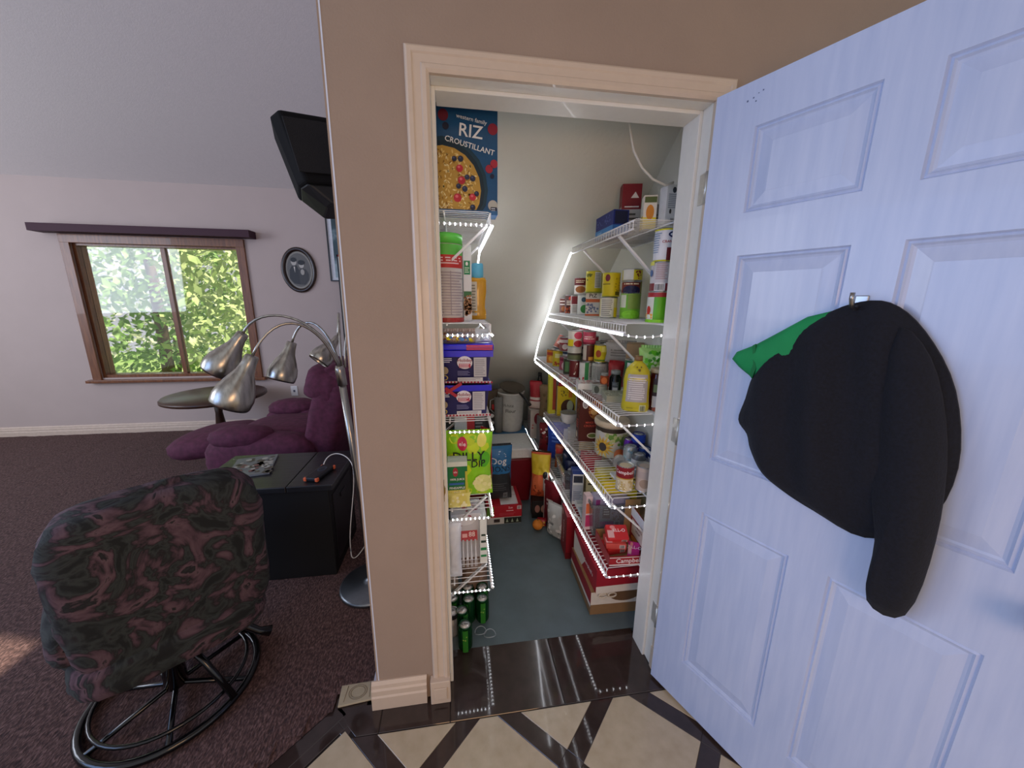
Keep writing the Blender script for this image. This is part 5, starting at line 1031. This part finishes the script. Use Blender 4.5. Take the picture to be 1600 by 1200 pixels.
# ------------------------------------------------------------------ floor lamp with five spun metal shades
NI = ramp_mat('brushed_nickel', [(.3, '#8f8b84'), (.7, '#b9b4ab')], scale=60, rough=.28, bump=.03, stretch=(1, 1, .1), metal=1.0)
lp = thing('floor_lamp', 'brushed nickel five headed arc floor lamp beside the pantry wall', 'lamp', (-.465, .60, .012))
MB().lathe([(.155, 0), (.158, .006), (.156, .016), (.148, .022), (.05, .033), (.018, .05), (.014, .08), (.0001, .08)], 40).build('base', mat('#7d8288', .38, 1.0), lp)
def L_(x, y, z): return (x+.465, y-.60, z-.012)
MB().tube([L_(-.465, .60, .04), L_(-.495, .60, .7), L_(-.525, .60, 1.15)], .0155, 14).build('pole', NI, lp)
MB().tube([L_(-.52, .60, 1.08), L_(-.525, .60, 1.15), L_(-.525, .60, 1.17)], [.021, .021, .018], 14).build('collar', NI, lp)
def bez(p, n=16):
    P = [Vector(q) for q in p]; out = []
    for i in range(n+1):
        t = i/n; out.append((1-t)**3*P[0]+3*(1-t)**2*t*P[1]+3*(1-t)*t*t*P[2]+t**3*P[3])
    return out
heads = [  # root, control, control, neck, aim end, scale, label
    ((-.525, .60, 1.16), (-.57, .60, 1.40), (-.83, .60, 1.46), (-.905, .60, 1.31), (-1.01, .58, 1.16), 1.2, None),
    ((-.525, .59, 1.16), (-.56, .52, 1.38), (-.70, .47, 1.45), (-.80, .44, 1.235), (-.885, .40, 1.05), 1.3, None),
    ((-.525, .61, 1.16), (-.58, .66, 1.38), (-.70, .70, 1.42), (-.755, .70, 1.26), (-.80, .66, 1.11), 1.1, None),
    ((-.522, .62, 1.16), (-.53, .66, 1.44), (-.585, .90, 1.46), (-.60, .86, 1.27), (-.675, .80, 1.17), .95, None),
    ((-.505, .61, 1.16), (-.50, .64, 1.42), (-.44, .72, 1.42), (-.45, .78, 1.24), (-.49, .80, 1.12), .95, None)]
for a, b, c, d, e, sc, _ in heads:
    arm = MB().tube([L_(*p) for p in bez([a, b, c, d])], .0055, 8).build('arm', NI, lp)
    ax = (Vector(e)-Vector(d)).normalized(); q = ax.to_track_quat('Z', 'Y').to_matrix().to_4x4()
    Mx = Matrix.Translation(Vector(L_(*d))) @ q
    pr_ = [(.0001, -.006), (.017, -.006), (.020, -.002), (.021, .02), (.026, .045), (.040, .075), (.053, .105), (.058, .13), (.056, .155), (.052, .162), (.05, .158), (.054, .13), (.048, .105), (.034, .075), (.018, .04), (.0001, .03)]
    hd = MB().lathe([(r*sc*.95, z*sc) for r, z in pr_], 28, M=Mx).build('shade', NI, arm)
    bl = MB(); bl.lathe([(.012, .035), (.016, .06), (.03, .09), (.033, .11), (.02, .135), (.0001, .14)], 16, M=Mx); bl.build('bulb', mat('#e8e6e0', .3), arm)
mb = MB(); mb.tube([L_(-.4, .62, 1.33), L_(-.4, .62, 1.3)], .001, 4)

# ------------------------------------------------------------------ black chest with things on it
BW = ramp_mat('black_stained_wood', [(.3, '#141417'), (.7, '#242529')], scale=8, rough=.38, bump=.06, stretch=(1, 8, 8), coat=.1)
ct = thing('storage_chest', 'black wooden chest with a plank top between the recliner and floral chair', 'chest', (-.985, .90, .008))
MB().box(-.315, .315, -.195, .21, .0, .505).build('chest_body', mat('#070708', .6), ct, bevel=.004)
for i, (a, b) in enumerate(((-.335, -.12), (-.117, .125), (.128, .345))):
    MB().box(a, b, -.215, .23, .508, .54).build('top_plank', BW, ct, bevel=.004)
MB().box(.315, .32, -.15, .16, .06, .45).build('side_panel', mat('#15151a', .4), ct, bevel=.002)
MB().box(.32, .326, -.045, .045, .38, .40).build('side_handle', mat('#2a2a2e', .4, .5), ct, bevel=.002)
mz = thing('magazine', 'glossy photo magazine lying on the left of the black chest', 'magazine', (-1.135, .95, .549), .25)
MB().box(-.10, .10, -.13, .13, 0, .008).build('pages', mat('#8a8a8c', .5), mz); 
decals(mz, lambda u, v, o: (u, v-.13, .008+o), [('r', -1, 1, 0, 1, '#6e7072'), ('s', -.9, .9, .05, .95, 22, .02, '#4a403c'), ('s', -.9, .9, .3, .95, 16, .015, '#a8a49c'), ('s', -.6, .6, .2, .6, 8, .012, '#7a4a4a')], .10, .26)
dv = thing('jump_starter', 'small black battery pack with orange corners on the black chest', 'battery pack', (-.735, .80, .549), -.25)
m_ = MB(); m_.box(-.035, .035, -.08, .08, 0, .026); m_.build('pack_body', mat('#121318', .35), dv, bevel=.009, seg=3)
for sx_ in (-1, 1):
    for sy_ in (-1, 1):
        m_ = MB(); m_.box(sx_*.031-.008, sx_*.031+.008, sy_*.074-.009, sy_*.074+.009, .003, .023); m_.build('corner_bumper', mat('#d8653c', .5), dv, bevel=.004)
fD = lambda u, v, o: (u, v, .026+o)
decals(dv, fD, [('e', 0, .02, .02, .03, '#3c4658'), ('e', 0, .02, .014, .022, '#1c2028')], 1, 1)
cbw = MB().tube(bez([(-.745, .88, .565), (-.74, .96, .64), (-.62, .93, .62), (-.585, .86, .56)])+bez([(-.585, .86, .56), (-.56, .80, .45), (-.60, .72, .28), (-.60, .74, .12)])+bez([(-.60, .74, .12), (-.60, .72, .05), (-.57, .76, .06), (-.52, .80, .14)]), .0028, 6).build('charging_cable', mat('#dcdcd8', .5))
tag(cbw, 'thin white charging cable drooping over the side of the black chest', 'cable')

# ------------------------------------------------------------------ plum recliner
PLUM = ramp_mat('plum_velour', [(.3, '#47182f'), (.7, '#5c2440')], scale=30, rough=.85, bump=.06, detail=3)
rc = thing('recliner', 'plum velour recliner with its footrest up beyond the black chest', 'armchair', (-1.25, 1.85, .008), math.radians(-4))
def cush(nm, c, s, p=3.2, wr=.03, seed=0, R=None, n=36, m=20): 
    b = MB(); blob(b, c, s, p, n, m, wr, seed, R); return b.build(nm, PLUM, rc)
cush('seat_base', (0, 0, .2), (.36, .36, .16), 6, .03, 1)
RB_ = Matrix.Rotation(math.radians(16), 3, 'Y')
cush('backrest', (.33, 0, .58), (.13, .37, .42), 6, .02, 2, RB_)
cush('head_pillow', (.35, 0, .86), (.15, .37, .13), 4, .03, 8, RB_)
cush('seat_cushion', (-.08, 0, .42), (.34, .30, .11), 3, .03, 3)
cush('footrest', (-.62, .0, .38), (.26, .28, .09), 3, .03, 4, Matrix.Rotation(math.radians(-6), 3, 'Y'))
for sy_ in (-1, 1):
    cush('armrest', (-.08, sy_*.36, .38), (.36, .12, .17), 3, .03, 5+sy_)
    cush('arm_pad', (-.20, sy_*.36, .53), (.20, .115, .07), 2.5, .06, 6+sy_)
MB().box(-.3, .3, -.3, .3, 0, .06).build('base_frame', mat('#141012', .7), rc)
# round side table under the window
sdt = thing('side_table', 'round dark wooden side table under the living room window', 'table', (-2.35, 2.75, .008))
DW_ = ramp_mat('dark_walnut', [(.3, '#2a1610'), (.7, '#4a2c1c')], scale=8, rough=.35, bump=.04, stretch=(1, 6, 1))
MB().lathe([(.0001, .50), (.40, .50), (.42, .51), (.42, .53), (.41, .54), (.0001, .54)], 36).build('table_top', DW_, sdt)
MB().lathe([(.06, .0), (.06, .02), (.03, .06), (.045, .2), (.03, .35), (.04, .5)], 20).build('pedestal', DW_, sdt)
for k in range(3):
    a = 2*PI*k/3+.4; MB().tube([(0, 0, .12), (.2*math.cos(a), .2*math.sin(a), .08), (.32*math.cos(a), .32*math.sin(a), .015)], [.025, .02, .015], 8).build('leg', DW_, sdt)
# ------------------------------------------------------------------ floral swivel armchair, seen from behind
FLOR = ramp_mat('floral_tapestry', [(.0, '#0b0c0d'), (.38, '#121414'), (.45, '#2e3331'), (.5, '#1a1517'), (.56, '#4c363e'), (.63, '#5c464c'), (.67, '#161316'), (.9, '#3c403c')], scale=6.5, rough=.9, bump=.15, detail=5, distort=2.5)
fc = thing('swivel_armchair', 'dark floral tapestry armchair on a black steel ring base', 'armchair', (-1.08, .155, .008), math.radians(38))
def fcu(nm, c, s, p=3.2, wr=.06, seed=0, R=None, n=36, m=20):
    b = MB(); blob(b, c, s, p, n, m, wr, seed, R); return b.build(nm, FLOR, fc)
fcu('backrest', (.06, -.17, .60), (.25, .085, .30), 5, .05, 1, Matrix.Rotation(math.radians(8), 3, 'X'))
fcu('seat_cushion', (.02, .06, .40), (.25, .24, .09), 4, .05, 2)
for sx_ in (-1, 1): fcu('armrest', (.02+sx_*.21, .04, .45), (.055, .2, .09), 3, .06, 4+sx_)
fcu('skirt', (.04, -.02, .34), (.25, .22, .075), 5, .04, 7)
BLK = mat('#0a0b0e', .22, .3, coat=.5)
MB().lathe([(.035, .03), (.035, .26), (.06, .28), (.06, .29)], 20).build('swivel_column', BLK, fc)
ring = MB(); ring.tube([(.25*math.cos(2*PI*i/48), .25*math.sin(2*PI*i/48), .016) for i in range(49)], .014, 10, cap=False)
ring.tube([(.22*math.cos(2*PI*i/48), .22*math.sin(2*PI*i/48), .05) for i in range(49)], .007, 8, cap=False)
ring.build('ring_base', BLK, fc)
for k in range(3):
    a = PI*k/3+.35
    MB().tube([(.245*math.cos(a), .245*math.sin(a), .02), (0, 0, .035), (-.245*math.cos(a), -.245*math.sin(a), .02)], .009, 8).build('cross_bar', BLK, fc)
MB().tube([(.17, -.12, .30), (.21, -.14, .24), (.25, -.15, .19), (.285, -.16, .17)], [.014, .014, .013, .02], 10).build('release_lever', BLK, fc)
for k in range(2):
    a = .2-1.2*k; MB().tube([(.07*math.cos(a), .07*math.sin(a), .25), (.16*math.cos(a), .16*math.sin(a), .16), (.26*math.cos(a), .26*math.sin(a), .03)], .011, 8).build('support_strut', BLK, fc)
# decorative cream floor tile by the wall corner
vt = thing('floor_vent', 'square cream relief tile set in the floor by the wall corner', 'floor tile', (-.402, .048, .001), .03)
MB().add([(-.062, -.042, 0), (.062, -.034, 0), (.058, .037, 0), (-.066, .036, 0), (-.062, -.042, .008), (.062, -.034, .008), (.058, .037, .008), (-.066, .036, .008)], [(0,3,2,1),(4,5,6,7),(0,1,5,4),(1,2,6,5),(2,3,7,6),(3,0,4,7)]).build('tile_slab', mat('#b3a78c', .6, bump=.1), vt, bevel=.002)
rg_ = MB()
for r_ in (.022, .028): rg_.tube([(r_*1.15*math.cos(2*PI*i/32), r_*.95*math.sin(2*PI*i/32), .0085) for i in range(33)], .001, 6, cap=False)
rg_.tube([(-.045, -.03, .0085), (-.04, .028, .0085)], .001, 5); rg_.tube([(.045, -.026, .0085), (.042, .028, .0085)], .001, 5)
rg_.build('raised_ornament', mat('#7f7460', .6), vt)
